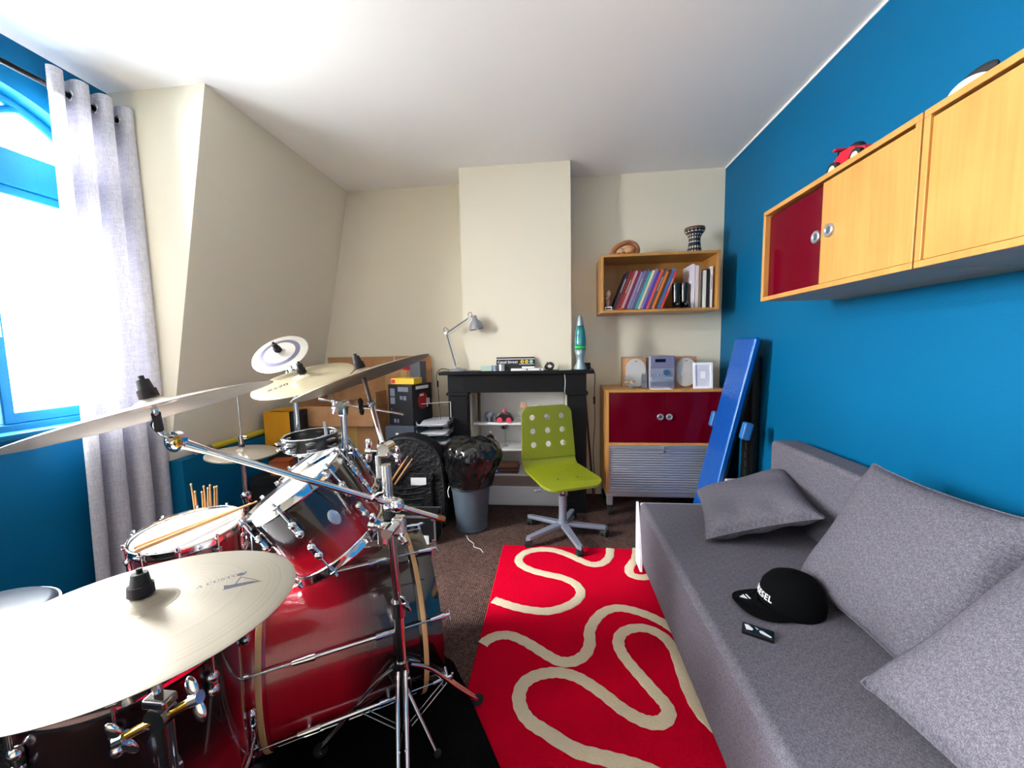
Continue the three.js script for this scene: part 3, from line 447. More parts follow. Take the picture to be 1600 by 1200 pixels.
{ // bass drum: its axis points right and away
  const t = thing('bass_drum', 'big red bass drum fading to black lying on its side', 'drum', [-.971, 0, -1.164], .543), Y = .2915, ax = g => g.rotateZ(-PI / 2).translate(0, Y, 0);
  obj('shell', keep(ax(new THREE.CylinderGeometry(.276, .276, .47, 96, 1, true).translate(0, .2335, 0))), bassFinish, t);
  const hoop = (a, b) => ax(lathe([[.268, a], [.285, a], [.285, b], [.268, b], [.268, a]], 96));
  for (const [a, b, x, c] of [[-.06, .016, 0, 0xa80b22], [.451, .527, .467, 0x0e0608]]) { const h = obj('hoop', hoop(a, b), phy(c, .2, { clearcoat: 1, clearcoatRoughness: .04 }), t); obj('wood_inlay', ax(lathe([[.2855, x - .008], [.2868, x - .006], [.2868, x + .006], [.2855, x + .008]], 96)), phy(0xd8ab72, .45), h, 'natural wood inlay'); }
  obj('batter_head', ax(cy(.27, .27, .003, 0, -.045, 0, 64)), M.head, t); obj('front_head', ax(cy(.27, .27, .003, 0, .512, 0, 64)), M.blackP, t);
  for (let i = 0; i < 8; i++) {
    const a = (i + .5) / 8 * 2 * PI, p = (x, r = .296) => [x, Y + r * Math.sin(a), r * Math.cos(a)];
    const lug = obj('tube_lug', [rod(p(.10), p(.36), .006), rod(p(.085), p(.145), .0075, .0105), rod(p(.315), p(.375), .0105, .0075), rod(p(.115, .276), p(.115), .008), rod(p(.345, .276), p(.345), .008)], M.chrome, t);
    obj('tension_rod', rod(p(-.055), p(.09), .0034, .0034, 8), M.chromeD, lug); obj('tension_rod', rod(p(.37), p(.522), .0034, .0034, 8), M.chromeD, lug);
    for (const [x0, x1] of [[-.068, -.02], [.535, .487]]) { const c = obj('claw_hook', [rod(p(x0, .292), p(x1, .296), .009, .0065, 10), rod(p(x0, .296), p(x0, .262), .007), rod(p(x0 < 0 ? -.085 : .552, .296), p(x0, .296), .006)], M.chrome, t); const e = x0 < 0 ? -.086 : .553, s = V(0, Math.cos(a), -Math.sin(a)).multiplyScalar(.018), q = A(p(e)); obj('t_handle', rod(q.clone().add(s), q.clone().sub(s), .0035), M.chromeD, c); }
  }
  for (const s of [-1, 1]) { const sp_ = obj('spur', [rod([.40, .2, s * .285], [.47, .02, s * .37], .007), bx(.05, .06, .02, .39, .21, s * .276, .006)], M.chrome, t); obj('spur_tip', sp(.012, .472, .026, s * .372, 12), M.rubber, sp_); }
  const m = obj('tom_mount_plate', [bx(.09, .012, .07, .20, .568, 0, .004), rod([.20, .55, 0], [.20, .80, 0], .0135)], M.chrome, t); for (const s of [-1, 1]) obj('tom_arm', [rod([.20, .74, 0], [.215, .745, s * .06], .011), sp(.018, .20, .745, s * .025, 14)], M.chrome, m);
  obj('pedal', [bx(.27, .012, .085, -.235, .075, 0, .004).rotateZ(0), rod([-.09, .03, -.07], [-.09, .30, -.07], .009), rod([-.09, .03, .07], [-.09, .30, .07], .009), rod([-.09, .30, -.08], [-.09, .30, .08], .008), bx(.30, .012, .1, -.235, .026, 0), rod([-.09, .30, 0], [-.07, .48, 0], .005), cy(.022, .022, .05).rotateZ(PI / 2).translate(-.08, .485, 0)], M.chromeD, t);
}
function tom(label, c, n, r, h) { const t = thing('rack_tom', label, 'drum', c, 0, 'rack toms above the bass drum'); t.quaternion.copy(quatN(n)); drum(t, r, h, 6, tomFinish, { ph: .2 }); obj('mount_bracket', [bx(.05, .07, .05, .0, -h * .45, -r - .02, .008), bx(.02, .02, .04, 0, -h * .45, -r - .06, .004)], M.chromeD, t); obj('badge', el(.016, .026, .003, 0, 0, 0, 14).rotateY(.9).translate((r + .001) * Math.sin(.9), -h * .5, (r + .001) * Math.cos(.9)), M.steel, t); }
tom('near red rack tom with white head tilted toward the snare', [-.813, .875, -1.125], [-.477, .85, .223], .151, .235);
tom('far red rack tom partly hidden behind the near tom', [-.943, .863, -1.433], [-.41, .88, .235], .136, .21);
{
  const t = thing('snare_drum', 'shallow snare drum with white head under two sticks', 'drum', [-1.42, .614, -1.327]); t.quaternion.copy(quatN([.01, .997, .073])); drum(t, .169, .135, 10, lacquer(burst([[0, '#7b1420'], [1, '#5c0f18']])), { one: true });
  obj('throw_off', bx(.03, .07, .02, .17, -.06, .06, .005), M.chromeD, t);
  const s = stand('snare_stand', 'chrome basket stand under the snare drum', [-1.42, -1.33]); obj('tube', rod([0, .06, 0], [0, .40, 0], .012), M.chrome, s.t); tripod(s, .26, .09, .24, [.4, 2.5, 4.6], .006);
  for (const a of [0.2, 2.3, 4.4]) obj('basket_arm', [rod([0, .40, 0], [.175 * Math.cos(a), .425, .175 * Math.sin(a)], .008), rod([.178 * Math.cos(a), .42, .178 * Math.sin(a)], [.19 * Math.cos(a), .49, .19 * Math.sin(a)], .008)], M.chrome, s.t);
  const stick = (lab, a, b, g) => { a = A(a); b = A(b); const t = thing('drumstick', lab, 'drumstick', a.toArray(), 0, g), d = b.clone().sub(a), l = d.length(); t.quaternion.copy(quatN(d)); obj('shaft', lathe([[.001, 0], [.0065, .003], [.0073, .012], [.0073, l * .68], [.0032, l - .022], [.003, l - .014]], 14), M.drumstick, t); obj('tip', el(.005, .0075, .005, 0, l - .008, 0, 12), M.drumstick, t); };
  globalThis.__stick = stick;
  stick('drumstick lying on the snare head, nearer the camera', [-1.405, .642, -1.115], [-1.296, .650, -1.535], 'drumsticks lying on the snare');
  stick('drumstick lying on the snare head, nearer the window', [-1.432, .642, -1.135], [-1.322, .642, -1.53], 'drumsticks lying on the snare');
  const hb = thing('stick_bucket', 'dark round holder full of drumsticks behind the snare', 'holder', [-1.772, 0, -1.752]); obj('can', lathe([[.001, .02], [.055, .02], [.062, .45], [.058, .45], [.052, .03], [.001, .03]], 32), std(0x232529, .7), hb); obj('rim', tor(.06, .004).translate(0, .45, 0), M.blackM, hb);
  [[-.055, .0, .645, -.015], [-.028, .02, .615, 0], [-.016, -.02, .628, 0], [.006, .015, .612, .0], [.03, 0, .642, .012], [.043, .022, .635, .006], [.052, -.015, .63, .012], [.018, -.03, .622, .02]].forEach(([x, z, y, k], i) => stick(`drumstick standing in the dark holder, ${ORD[i]} from the left`, [-1.772 + (x - k) * .55, .06, -1.752 + z], [-1.772 + x + k * .8, y, -1.752 + z], 'drumsticks in the holder'));
}
{ // floor tom in the foreground
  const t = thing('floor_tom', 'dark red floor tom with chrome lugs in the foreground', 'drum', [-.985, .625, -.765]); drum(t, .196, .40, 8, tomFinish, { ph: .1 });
  for (const a of [.5, 2.6, 4.7]) { const l = obj('leg', [rod([.225 * Math.cos(a), -.05, .225 * Math.sin(a)], [.225 * Math.cos(a), -.52, .225 * Math.sin(a)], .0055), rod([.225 * Math.cos(a), -.52, .225 * Math.sin(a)], [.25 * Math.cos(a), -.59, .25 * Math.sin(a)], .0055), bx(.03, .05, .025, .212, -.2, 0, .005).rotateY(-a)], M.chrome, t); obj('rubber_foot', cy(.012, .014, .024, .25 * Math.cos(a), -.594, .25 * Math.sin(a), 14), M.rubber, l); }
}
{
  const s = stand('drum_throne', 'round glossy drum stool at the left picture edge', [-1.765, -.945], 'stool'); obj('seat', lathe([[.001, .44], [.155, .44], [.168, .455], [.172, .475], [.168, .503], [.15, .515], [.08, .52], [.001, .521]], 56), phy(0x2a323c, .33), s.t); obj('piping', tor(.1705, .0045, 64, 8).translate(0, .497, 0), M.whiteP, s.t, 'white piping'); obj('post', rod([0, .08, 0], [0, .44, 0], .014), M.chrome, s.t); tripod(s, .27, .1, .23, [.9, 3, 5.1], .006);
}
// cymbals and their stands
const brassBase = '#d9d0b8';
const rideC = cymbal('large pale ride cymbal with a grey emblem in the foreground', [-.777, .812, -.619], [-.026, .999, -.046], .254, cymTex('#aca799', g => {
  const px = (x, z) => [512 + (x + .777) / .254 * 512, 512 + (z + .619) / .254 * 512], col = 'rgba(82,84,104,.9)';
  g.save(); g.strokeStyle = g.fillStyle = col; g.lineCap = 'round'; const poly = pts => { g.beginPath(); pts.forEach((p, i) => i ? g.lineTo(...px(...p)) : g.moveTo(...px(...p))); g.closePath(); g.fill(); };
  poly([[-.673, -.690], [-.660, -.676], [-.640, -.694], [-.612, -.722], [-.634, -.716], [-.662, -.694]]); g.lineWidth = 5; g.beginPath(); g.moveTo(...px(-.655, -.699)); g.lineTo(...px(-.667, -.727)); g.lineTo(...px(-.622, -.721)); g.stroke(); g.beginPath(); g.arc(...px(-.676, -.738), 15, 0, 7); g.fill(); g.beginPath(); g.moveTo(...px(-.661, -.676)); g.lineTo(...px(-.652, -.684)); g.stroke();
  const [tx, ty] = px(-.692, -.708); g.translate(tx, ty); g.rotate(-1.0); g.fillStyle = 'rgba(90,90,105,.75)'; g.font = 'italic bold 34px serif'; g.textAlign = 'center'; g.fillText('A CUSTOM', 0, 0); g.restore();
}), { rough: .48 });
{
  const s = stand('cymbal_stand', 'chrome stand with brass wing screws under the foreground ride cymbal', [-.748, -.605]); topper(s, rideC, 1.15);
  const top = s.L([-.777, .84, -.619]), j = s.L([-.752, .625, -.612]); obj('tilter_post', [rod(top, s.L([-.765, .70, -.616]), .0045), rod(s.L([-.765, .73, -.616]), j, .0085)], M.chrome, s.t);
  const q = s.L([-.745, .62, -.606]); obj('tilter', [cy(.022, .022, .03).rotateX(PI / 2).translate(q.x, q.y, q.z), bx(.05, .02, .03, q.x, q.y + .03, q.z, .006)], M.chromeD, s.t); obj('axle', rod([q.x - .055, q.y - .028, q.z + .02], [q.x + .055, q.y + .022, q.z - .01], .008), M.brass, s.t, 'brass axle'); wing(s.t, V(q.x - .062, q.y - .032, q.z + .022), [-1, -.4, .2], 1.3); wing(s.t, V(q.x + .062, q.y + .026, q.z - .012), [1, .4, -.2], 1.3);
  obj('upper_tube', rod([.006, .61, .004], [0, .40, 0], .0095), M.chromeD, s.t); obj('lower_tube', rod([0, .42, 0], [0, .07, 0], .0135), M.chrome, s.t); obj('tube_collar', [cy(.021, .021, .045, 0, .42, 0)], M.chrome, s.t); wing(s.t, V(.035, .42, .01), [1, 0, .3], 1.1, M.chromeD); tripod(s, .30, .09, .25, [.3, 2.0, 4.4], .006);
}
const crashC = cymbal('thin pale crash cymbal seen edge-on at the left', [-.861, 1.174, -.756], [-.271, .962, .044], .229, cymTex('#dcd6ca'), { rough: .3 });
const chinaC = cymbal('dark-backed crash cymbal tilted on the central boom stand', [-.629, 1.21, -1.245], [-.333, .943, .014], .229, cymTex('#b8aa93'), { rough: .3 });
const xsC = cymbal('cream crash cymbal with dark lettering below the small splash cymbal', [-1.052, 1.183, -1.557], [-.091, .951, .297], .203, cymTex('#ddd2b2', g => { g.save(); g.translate(405, 792); g.rotate(.24); g.rotate(-.95); g.fillStyle = 'rgba(22,20,18,1)'; g.font = 'bold 92px sans-serif'; g.textAlign = 'center'; g.fillText('Xs20', 0, 0); g.restore(); }), { rough: .4 });
const splashC = cymbal('small splash cymbal with grey ring on top', [-1.21, 1.2935, -1.633], [.033, .733, .68], .12, cymTex('#b9b5ac', g => { g.strokeStyle = 'rgba(84,82,104,.9)'; g.lineWidth = 86; g.beginPath(); g.arc(512, 512, 330, 0, 7); g.stroke(); }), { rough: .42 });
{ // central boom stand
  const s = stand('boom_cymbal_stand', 'chrome double-braced boom stand in front of the bass drum', [-.487, -1.11]), L = s.L; topper(s, crashC); topper(s, chinaC);
  tripod(s, .30, .085, .27, [1.22, 2.98, -.72], .01, .012);
  const P = [[-.487, .07, -1.11], [-.489, .494, -1.11], [-.503, .80, -1.11], [-.509, 1.0, -1.11]];
  obj('lower_tube', rod(L(P[0]), L(P[1]), .0165), M.chrome, s.t); obj('lower_collar', [rod(L([-.489, .47, -1.11]), L([-.4892, .52, -1.11]), .0225)], M.chromeD, s.t); wing(s.t, L([-.462, .515, -1.10]), [1, .3, .3]); obj('middle_tube', rod(L(P[1]), L(P[2]), .0125), M.chromeD, s.t);
  obj('boom_sleeve', [rod(L([-.505, .805, -1.108]), L([-.508, .955, -1.108]), .0185, .0165)], M.chrome, s.t); obj('sleeve_end', rod(L([-.503, .79, -1.108]), L([-.505, .83, -1.108]), .0192), M.rubber, s.t);
  const k1 = L([-.495, .765, -1.10]); obj('multi_clamp', [bx(.055, .045, .05, k1.x, k1.y, k1.z, .012), bx(.04, .06, .035, k1.x + .03, k1.y + .01, k1.z + .012, .01), bx(.03, .07, .03, k1.x - .022, k1.y - .02, k1.z + .01, .01), cy(.016, .016, .06).rotateX(PI / 2).translate(k1.x + .01, k1.y + .005, k1.z + .03)], M.chrome, s.t); wing(s.t, V(k1.x - .055, k1.y + .01, k1.z + .015), [-1, .2, .1], 1.2); wing(s.t, V(k1.x + .055, k1.y - .025, k1.z + .04), [.6, -.6, .5], 1.2);
  const B = V(-.866, 1.10, -.799), K = V(-.483, .849, -1.07), E = B.clone().lerp(K, 1.34); obj('boom_arm', rod(L(B), L(E), .0085), M.chrome, s.t); obj('arm_tip', rod(L(B.clone().lerp(K, 1.3)), L(B.clone().lerp(K, 1.35)), .0105), M.bronze, s.t);
  const kk = L(K); obj('arm_clamp', [sp(.022, kk.x + .022, kk.y - .004, kk.z, 16), bx(.035, .04, .03, kk.x, kk.y, kk.z, .01), rod([kk.x - .02, kk.y, kk.z - .02], [kk.x - .02, kk.y + .005, kk.z - .045], .012)], M.chrome, s.t); wing(s.t, V(kk.x - .03, kk.y + .03, kk.z + .03), [-.5, .6, .6], 1.1);
  const b = L(B), ct = L([-.861 + .0, 1.172, -.756]); obj('boom_tilter', [sp(.019, b.x, b.y, b.z, 20), tube([[b.x, b.y, b.z], [b.x - .018, b.y + .02, b.z + .012], [b.x - .018, b.y + .045, b.z + .03], ct.toArray(), [ct.x - .012, ct.y + .04, ct.z + .002]], .0062, 24, 10), cy(.024, .024, .014).rotateX(PI / 2).translate(b.x, b.y, b.z), rod([b.x, b.y, b.z], L(B.clone().lerp(K, .12)), .0135, .009)], M.chrome, s.t); obj('amber_knob', el(.008, .014, .008, b.x + .017, b.y + .003, b.z + .012, 14), M.brass, s.t, 'brass tilter knob'); obj('rubber_sleeve', rod([b.x - .017, b.y + .032, b.z + .02], [ct.x, ct.y, ct.z], .0085), M.rubber, s.t);
  const k2 = L([-.509, 1.0, -1.11]); obj('top_clamp', [bx(.04, .045, .035, k2.x, k2.y, k2.z, .01), cy(.017, .017, .05).rotateX(PI / 2).translate(k2.x + .008, k2.y + .008, k2.z), bx(.014, .075, .02, k2.x - .018, k2.y - .05, k2.z + .008, .006)], M.chrome, s.t); wing(s.t, V(k2.x - .045, k2.y, k2.z + .01), [-1, .1, .2], 1.2); wing(s.t, V(k2.x + .045, k2.y - .015, k2.z + .01), [1, -.2, .3], 1.1);
  const c2 = L([-.6285, 1.208, -1.2445]), m2 = k2.clone().lerp(c2, .62); obj('upper_rod', [rod(k2, m2, .0075)], M.chrome, s.t); obj('upper_tilter', [rod(m2, c2, .007), sp(.013, m2.x, m2.y, m2.z, 14)], M.chromeD, s.t); wing(s.t, V(m2.x - .03, m2.y - .008, m2.z + .01), [-1, 0, .3], .9, M.blackM);
}
{ // straight stand with crash, splash and tambourine
  const s = stand('straight_cymbal_stand', 'chrome straight stand behind the rack toms', [-1.10, -1.55]), L = s.L; topper(s, xsC); topper(s, splashC, .9); tripod(s, .28, .09, .2, [.5, 2.9, 4.7], .006);
  obj('lower_tube', rod([0, .08, 0], [0, .66, 0], .0145), M.chrome, s.t); obj('tube_collar', cy(.021, .021, .045, 0, .64, 0), M.chromeD, s.t); obj('upper_tube', rod([0, .64, 0], [.006, 1.15, 0], .0105), M.chrome, s.t); obj('tilter', [rod([.006, 1.14, 0], L([-1.052, 1.18, -1.557]), .008), sp(.014, .006, 1.145, 0, 14)], M.chromeD, s.t);
  const a = L([-1.06, 1.222, -1.552]), c = L([-1.21, 1.292, -1.634]); obj('splash_arm', [tube([a.toArray(), [a.x - .03, a.y + .018, a.z - .005], [c.x + .03, c.y - .04, c.z - .03], c.toArray()], .005, 20, 8), cy(.013, .013, .03).rotateX(PI / 2).translate(a.x - .02, a.y + .012, a.z), bx(.03, .02, .02, a.x - .045, a.y + .01, a.z + .01, .005)], M.chromeD, s.t); wing(s.t, V(a.x - .035, a.y + .0, a.z + .03), [-.4, -.3, 1], .8);
}
{ // tambourine on its clamp
  const t = thing('tambourine', 'black mounted tambourine with silver jingles', 'tambourine', [-1.0, .934, -1.496]); t.rotation.set(.05, 0, .03);
  obj('frame', [lathe([[.098, -.026], [.104, -.026], [.104, .026], [.098, .026], [.098, -.026]], 56)], M.blackP, t); obj('rim', [tor(.1015, .003).translate(0, .027, 0), tor(.1015, .003).translate(0, -.027, 0)], M.chrome, t);
  for (let i = 0; i < 9; i++) for (const y of [-.012, .012]) { const a = i / 9 * 2 * PI + .3; obj('jingle', [lathe([[.003, .0018], [.009, .0055], [.021, .0008], [.021, -.0002], [.003, 0]], 18).translate(.108 * Math.cos(a), y + .002, .108 * Math.sin(a)), lathe([[.003, 0], [.021, -.0002], [.021, -.001], [.009, -.0057], [.003, -.001]], 18).translate(.108 * Math.cos(a), y - .002, .108 * Math.sin(a))], M.chrome, t); }
  obj('mount', [rod([.062, -.05, -.01], [.062, .075, -.01], .006), bx(.05, .03, .03, .062, 0, -.01, .006), rod([-.1, -.035, -.06], [.062, -.035, -.01], .006), bx(.03, .03, .03, -.107, -.035, -.085, .006), bx(.07, .012, .02, -.02, -.034, .02, .004)], M.steel, t);
  wing(t, V(-.09, -.055, -.03), [0, -1, .3], .9); wing(t, V(-.03, -.05, .04), [.2, -.6, 1], .9);
}
{ // percussion post on the bass drum
  const t = thing('percussion_post', 'chrome post with slim cross rod rising from behind the toms', 'stand', [-.758, 0, -1.33]);
  obj('post', rod([0, .555, 0], [0, 1.10, 0], .0115), M.chrome, t); obj('collar', [cy(.018, .018, .025, 0, .93, 0)], M.chromeD, t); wing(t, V(.03, .93, .01), [1, 0, .2], .8); obj('head_clamp', [bx(.03, .05, .03, 0, 1.09, 0, .008), cy(.016, .016, .04).rotateX(PI / 2).translate(0, 1.105, 0)], M.chrome, t); obj('cross_rod', rod([-.09, 1.128, 0], [.225, 1.07, 0], .0045), M.chrome, t); wing(t, V(-.028, 1.10, .012), [-1, .1, .4], .9); obj('foot', cy(.022, .026, .03, 0, .56, 0), M.chromeD, t);
}
{ // hi-hat
  const n = [.064, .998, .003], hm = cymTex('#d8cfc0');
  const c1 = cymbal('upper hi-hat cymbal by the sloping wall', [-1.761, .734, -2.007], n, .178, hm, { rough: .32, bow: .1 }); const c2 = cymbal('lower hi-hat cymbal by the sloping wall', [-1.761, .726, -2.007], n, .178, hm, { rough: .32, bow: .1 }); c2.t.rotateX(PI);
  const s = stand('hi_hat_stand', 'chrome hi-hat stand by the sloping wall', [-1.765, -2.007]); obj('pull_rod', rod([0, .5, 0], [.0, 1.075, 0], .0038), M.chrome, s.t); obj('clutch', [cy(.012, .012, .03, 0, .80, 0), cy(.018, .018, .016, 0, .825, 0), bx(.04, .015, .012, .02, .825, 0, .003)], M.chrome, s.t); obj('felt_washer', [cy(.015, .016, .012, 0, .776, 0)], M.felt, s.t);
  obj('upper_tube', [rod([0, .40, 0], [0, .70, 0], .0125), cy(.02, .012, .012, 0, .703, 0)], M.chrome, s.t); obj('collar', [sp(.028, 0, .485, 0, 18), cy(.02, .02, .05, 0, .47, 0)], M.chrome, s.t); wing(s.t, V(.035, .485, .02), [1, 0, .4]); obj('lower_tube', rod([0, .05, 0], [0, .47, 0], .0155), M.chrome, s.t); tripod(s, .25, .07, .2, [.9, 3.3, 5.0], .0); obj('pedal', [bx(.085, .012, .17, 0, .06, .085, .004), bx(.06, .03, .17, 0, .035, .085)], M.chromeD, s.t);
}
// ------------------------------------------------------------------ fireplace mantel and what stands on and in it
{
  const t = thing('fireplace_mantel', 'black painted fireplace mantel on the chimney breast', 'fireplace', [-.29, 0, -3.1]), X = x => x + .29, Z = z => z + 3.1;
  obj('mantel_shelf', b2(X(-.885), X(.305), 1.096, 1.123, Z(-3.10), Z(-2.945), .006), M.mantel, t);
  obj('frieze', b2(X(-.825), X(.252), .955, 1.096, 0, Z(-2.99), .003), M.mantel, t);
  for (const [a, b] of [[-.825, -.675], [.108, .252]]) { obj('pilaster', b2(X(a), X(b), .0, .935, 0, Z(-2.995), .003), M.mantel, t); obj('capital', b2(X(a) - .012, X(b) + .012, .933, .957, 0, Z(-2.978), .004), M.mantel, t); obj('plinth', b2(X(a) - .008, X(b) + .008, .0, .10, 0, Z(-2.985), .003), M.mantel, t); }
  for (const x of [-.69, .09]) obj('frieze_joint', b2(X(x), X(x) + .003, .957, 1.095, Z(-2.99), Z(-2.9885)), M.blackM, t);
  obj('painted_wire', tube([[X(.088), 1.09, Z(-2.987)], [X(.092), 1.03, Z(-2.986)], [X(.087), .957, Z(-2.986)]], .003, 12, 6), M.whiteP, t, 'thin white wire on the frieze');
}
{
  const t = thing('shelf_unit', 'white two-board shelf unit inside the fireplace', 'shelf', [-.28, 0, -3.24]);
  obj('board', b2(-.375, .37, .672, .692, -.13, .12, .003), M.whiteG, t); obj('board', b2(-.33, .37, .455, .475, -.13, .12, .003), M.whiteG, t);
  for (const [x, z] of [[-.30, .09], [.34, .09], [-.30, -.1], [.34, -.1]]) obj('leg', tube([[x, .455, z], [x + .012, .36, z], [x + .018, .30, z], [x + .005, .272, z]], .014, 14, 10), M.whiteG, t); for (const x of [-.34, .34]) obj('upright', rod([x, .475, -.1], [x, .672, -.1], .01), M.whiteG, t);
  obj('back_board', b2(-.36, .37, .28, .94, -.155, -.145), M.whiteG, t);
}
{
  const t = thing('low_chest', 'white low chest at the bottom of the fireplace', 'chest', [-.245, 0, -3.20]);
  obj('body', b2(-.30, .33, 0, .258, -.17, .09, .004), M.whiteP, t); obj('front_panel', b2(-.295, .325, .012, .16, .09, .102, .004), M.whiteP, t); obj('upper_panel', b2(-.295, .325, .165, .25, .086, .094, .003), std(0x8b7f7c, .6), t); obj('top_board', b2(-.31, .34, .258, .27, -.17, .10, .003), M.whiteP, t);
  const cc = [0x4a2c25, 0x6b4436, 0x2d3440, 0x7a6a5c, 0x5b2b2b, 0x33302e, 0x80553d];
  cc.forEach((c, i) => solo('magazine', `magazine in the stack on the low white chest, ${ORD[i]} from the bottom`, 'magazine', bx(.21 - .004 * (i % 3), .008, .16, 0, .004, 0), std(c, .5), [-.40 + .006 * (i % 2), .27 + i * .0082, -3.19 + .004 * (i % 3)], .03 * (i % 3), 'magazines in the fireplace'));
}
{
  const e = thing('elephant_figurine', 'small grey elephant figurine on the fireplace shelf', 'figurine', [-.535, .692, -3.16], -.5), g = std(0x6e7480, .6);
  obj('body', el(.04, .032, .028, 0, .05, 0), g, e); obj('head', [el(.02, .022, .02, .04, .065, 0), tube([[.055, .06, 0], [.066, .04, 0], [.064, .02, 0]], .006, 12, 8)], g, e); for (const s of [-1, 1]) { obj('ear', el(.014, .02, .004, .035, .066, s * .02), g, e); for (const x of [-.02, .022]) obj('leg', cy(.01, .011, .04, x, .02, s * .014, 12), g, e); }
  const c = thing('toy_car', 'black wooden toy car with red wheels on the fireplace shelf', 'toy', [-.395, .692, -3.15], -.1);
  obj('body', ext(shp([[-.068, .022], [-.06, .05], [-.03, .073], [.01, .078], [.045, .062], [.068, .03], [.066, .02]]), .045, .006).translate(0, 0, -.022), phy(0x18131a, .3, { clearcoat: .5 }), c); obj('driver', [cy(.012, .014, .012, -.005, .086, 0), sp(.012, -.005, .1, 0, 14)], M.pink, c); for (const x of [-.038, .038]) for (const z of [-.032, .032]) obj('wheel', cy(.022, .022, .014).rotateX(PI / 2).translate(x, .022, z), M.pink, c);
  const p = thing('plush_toy', 'orange and white plush toy on the fireplace shelf', 'toy', [-.185, .692, -3.2]);
  obj('body', [el(.075, .06, .045, 0, .06, 0), el(.05, .05, .04, .05, .09, 0)], std(0xeae2d6, .95), p); obj('tail', tube([[.05, .1, .02], [.08, .115, .03], [.07, .075, .04]], .018, 16, 8), std(0xd98a45, .95), p); obj('head', [el(.032, .028, .03, -.055, .118, .01), el(.01, .018, .006, -.075, .145, .01), el(.01, .018, .006, -.04, .148, .01)], std(0xe3b79a, .95), p); obj('nose', sp(.006, -.075, .115, .038, 10), M.pink, p);
  const j = thing('tin_toy', 'small silver tin toy at the right end of the fireplace shelf', 'toy', [.03, .692, -3.14]); obj('body', el(.03, .022, .02, 0, .035, 0), M.steel, j); for (const x of [-.02, .02]) obj('wheel', cy(.016, .016, .01).rotateX(PI / 2).translate(x, .016, .018), M.rubber, j); obj('rider', el(.01, .022, .01, 0, .07, 0), std(0xb89a6a, .6), j);
  const f = thing('toy_figurine', 'tiny toy figurine in black top and yellow trousers', 'figurine', [-.525, .475, -3.17]); obj('trousers', [cy(.012, .014, .05, -.011, .027, 0, 12), cy(.012, .014, .05, .011, .027, 0, 12), bx(.045, .006, .03, 0, .003, 0)], M.yellow, f); obj('torso', [el(.021, .034, .015, 0, .08, 0)], M.blackP, f); obj('arm', [rod([-.02, .1, 0], [-.032, .06, .008], .006), rod([.02, .1, 0], [.032, .06, .008], .006)], M.blackP, f); obj('head', sp(.014, 0, .124, 0, 14), std(0xe7c9a8, .6), f);
  const w = thing('goblet', 'slim metal goblet on the lower fireplace shelf', 'goblet', [-.405, .475, -3.2]); obj('bowl', lathe([[.005, .135], [.03, .15], [.034, .175], [.032, .175], [.004, .14]], 24), M.chromeD, w); obj('stem', rod([0, .01, 0], [0, .14, 0], .004), M.chrome, w); obj('foot', lathe([[.001, 0], [.028, 0], [.024, .004], [.005, .012], [.001, .014]], 24), M.chrome, w);
  solo('metal_panel', 'old brown iron panel at the left inside the fireplace', 'panel', [bx(.008, .24, .11, 0, .12, 0, .002), bx(.012, .012, .12, 0, .23, 0)], std(0x6a5a4e, .75), [-.62, .692, -3.2], .35);
}
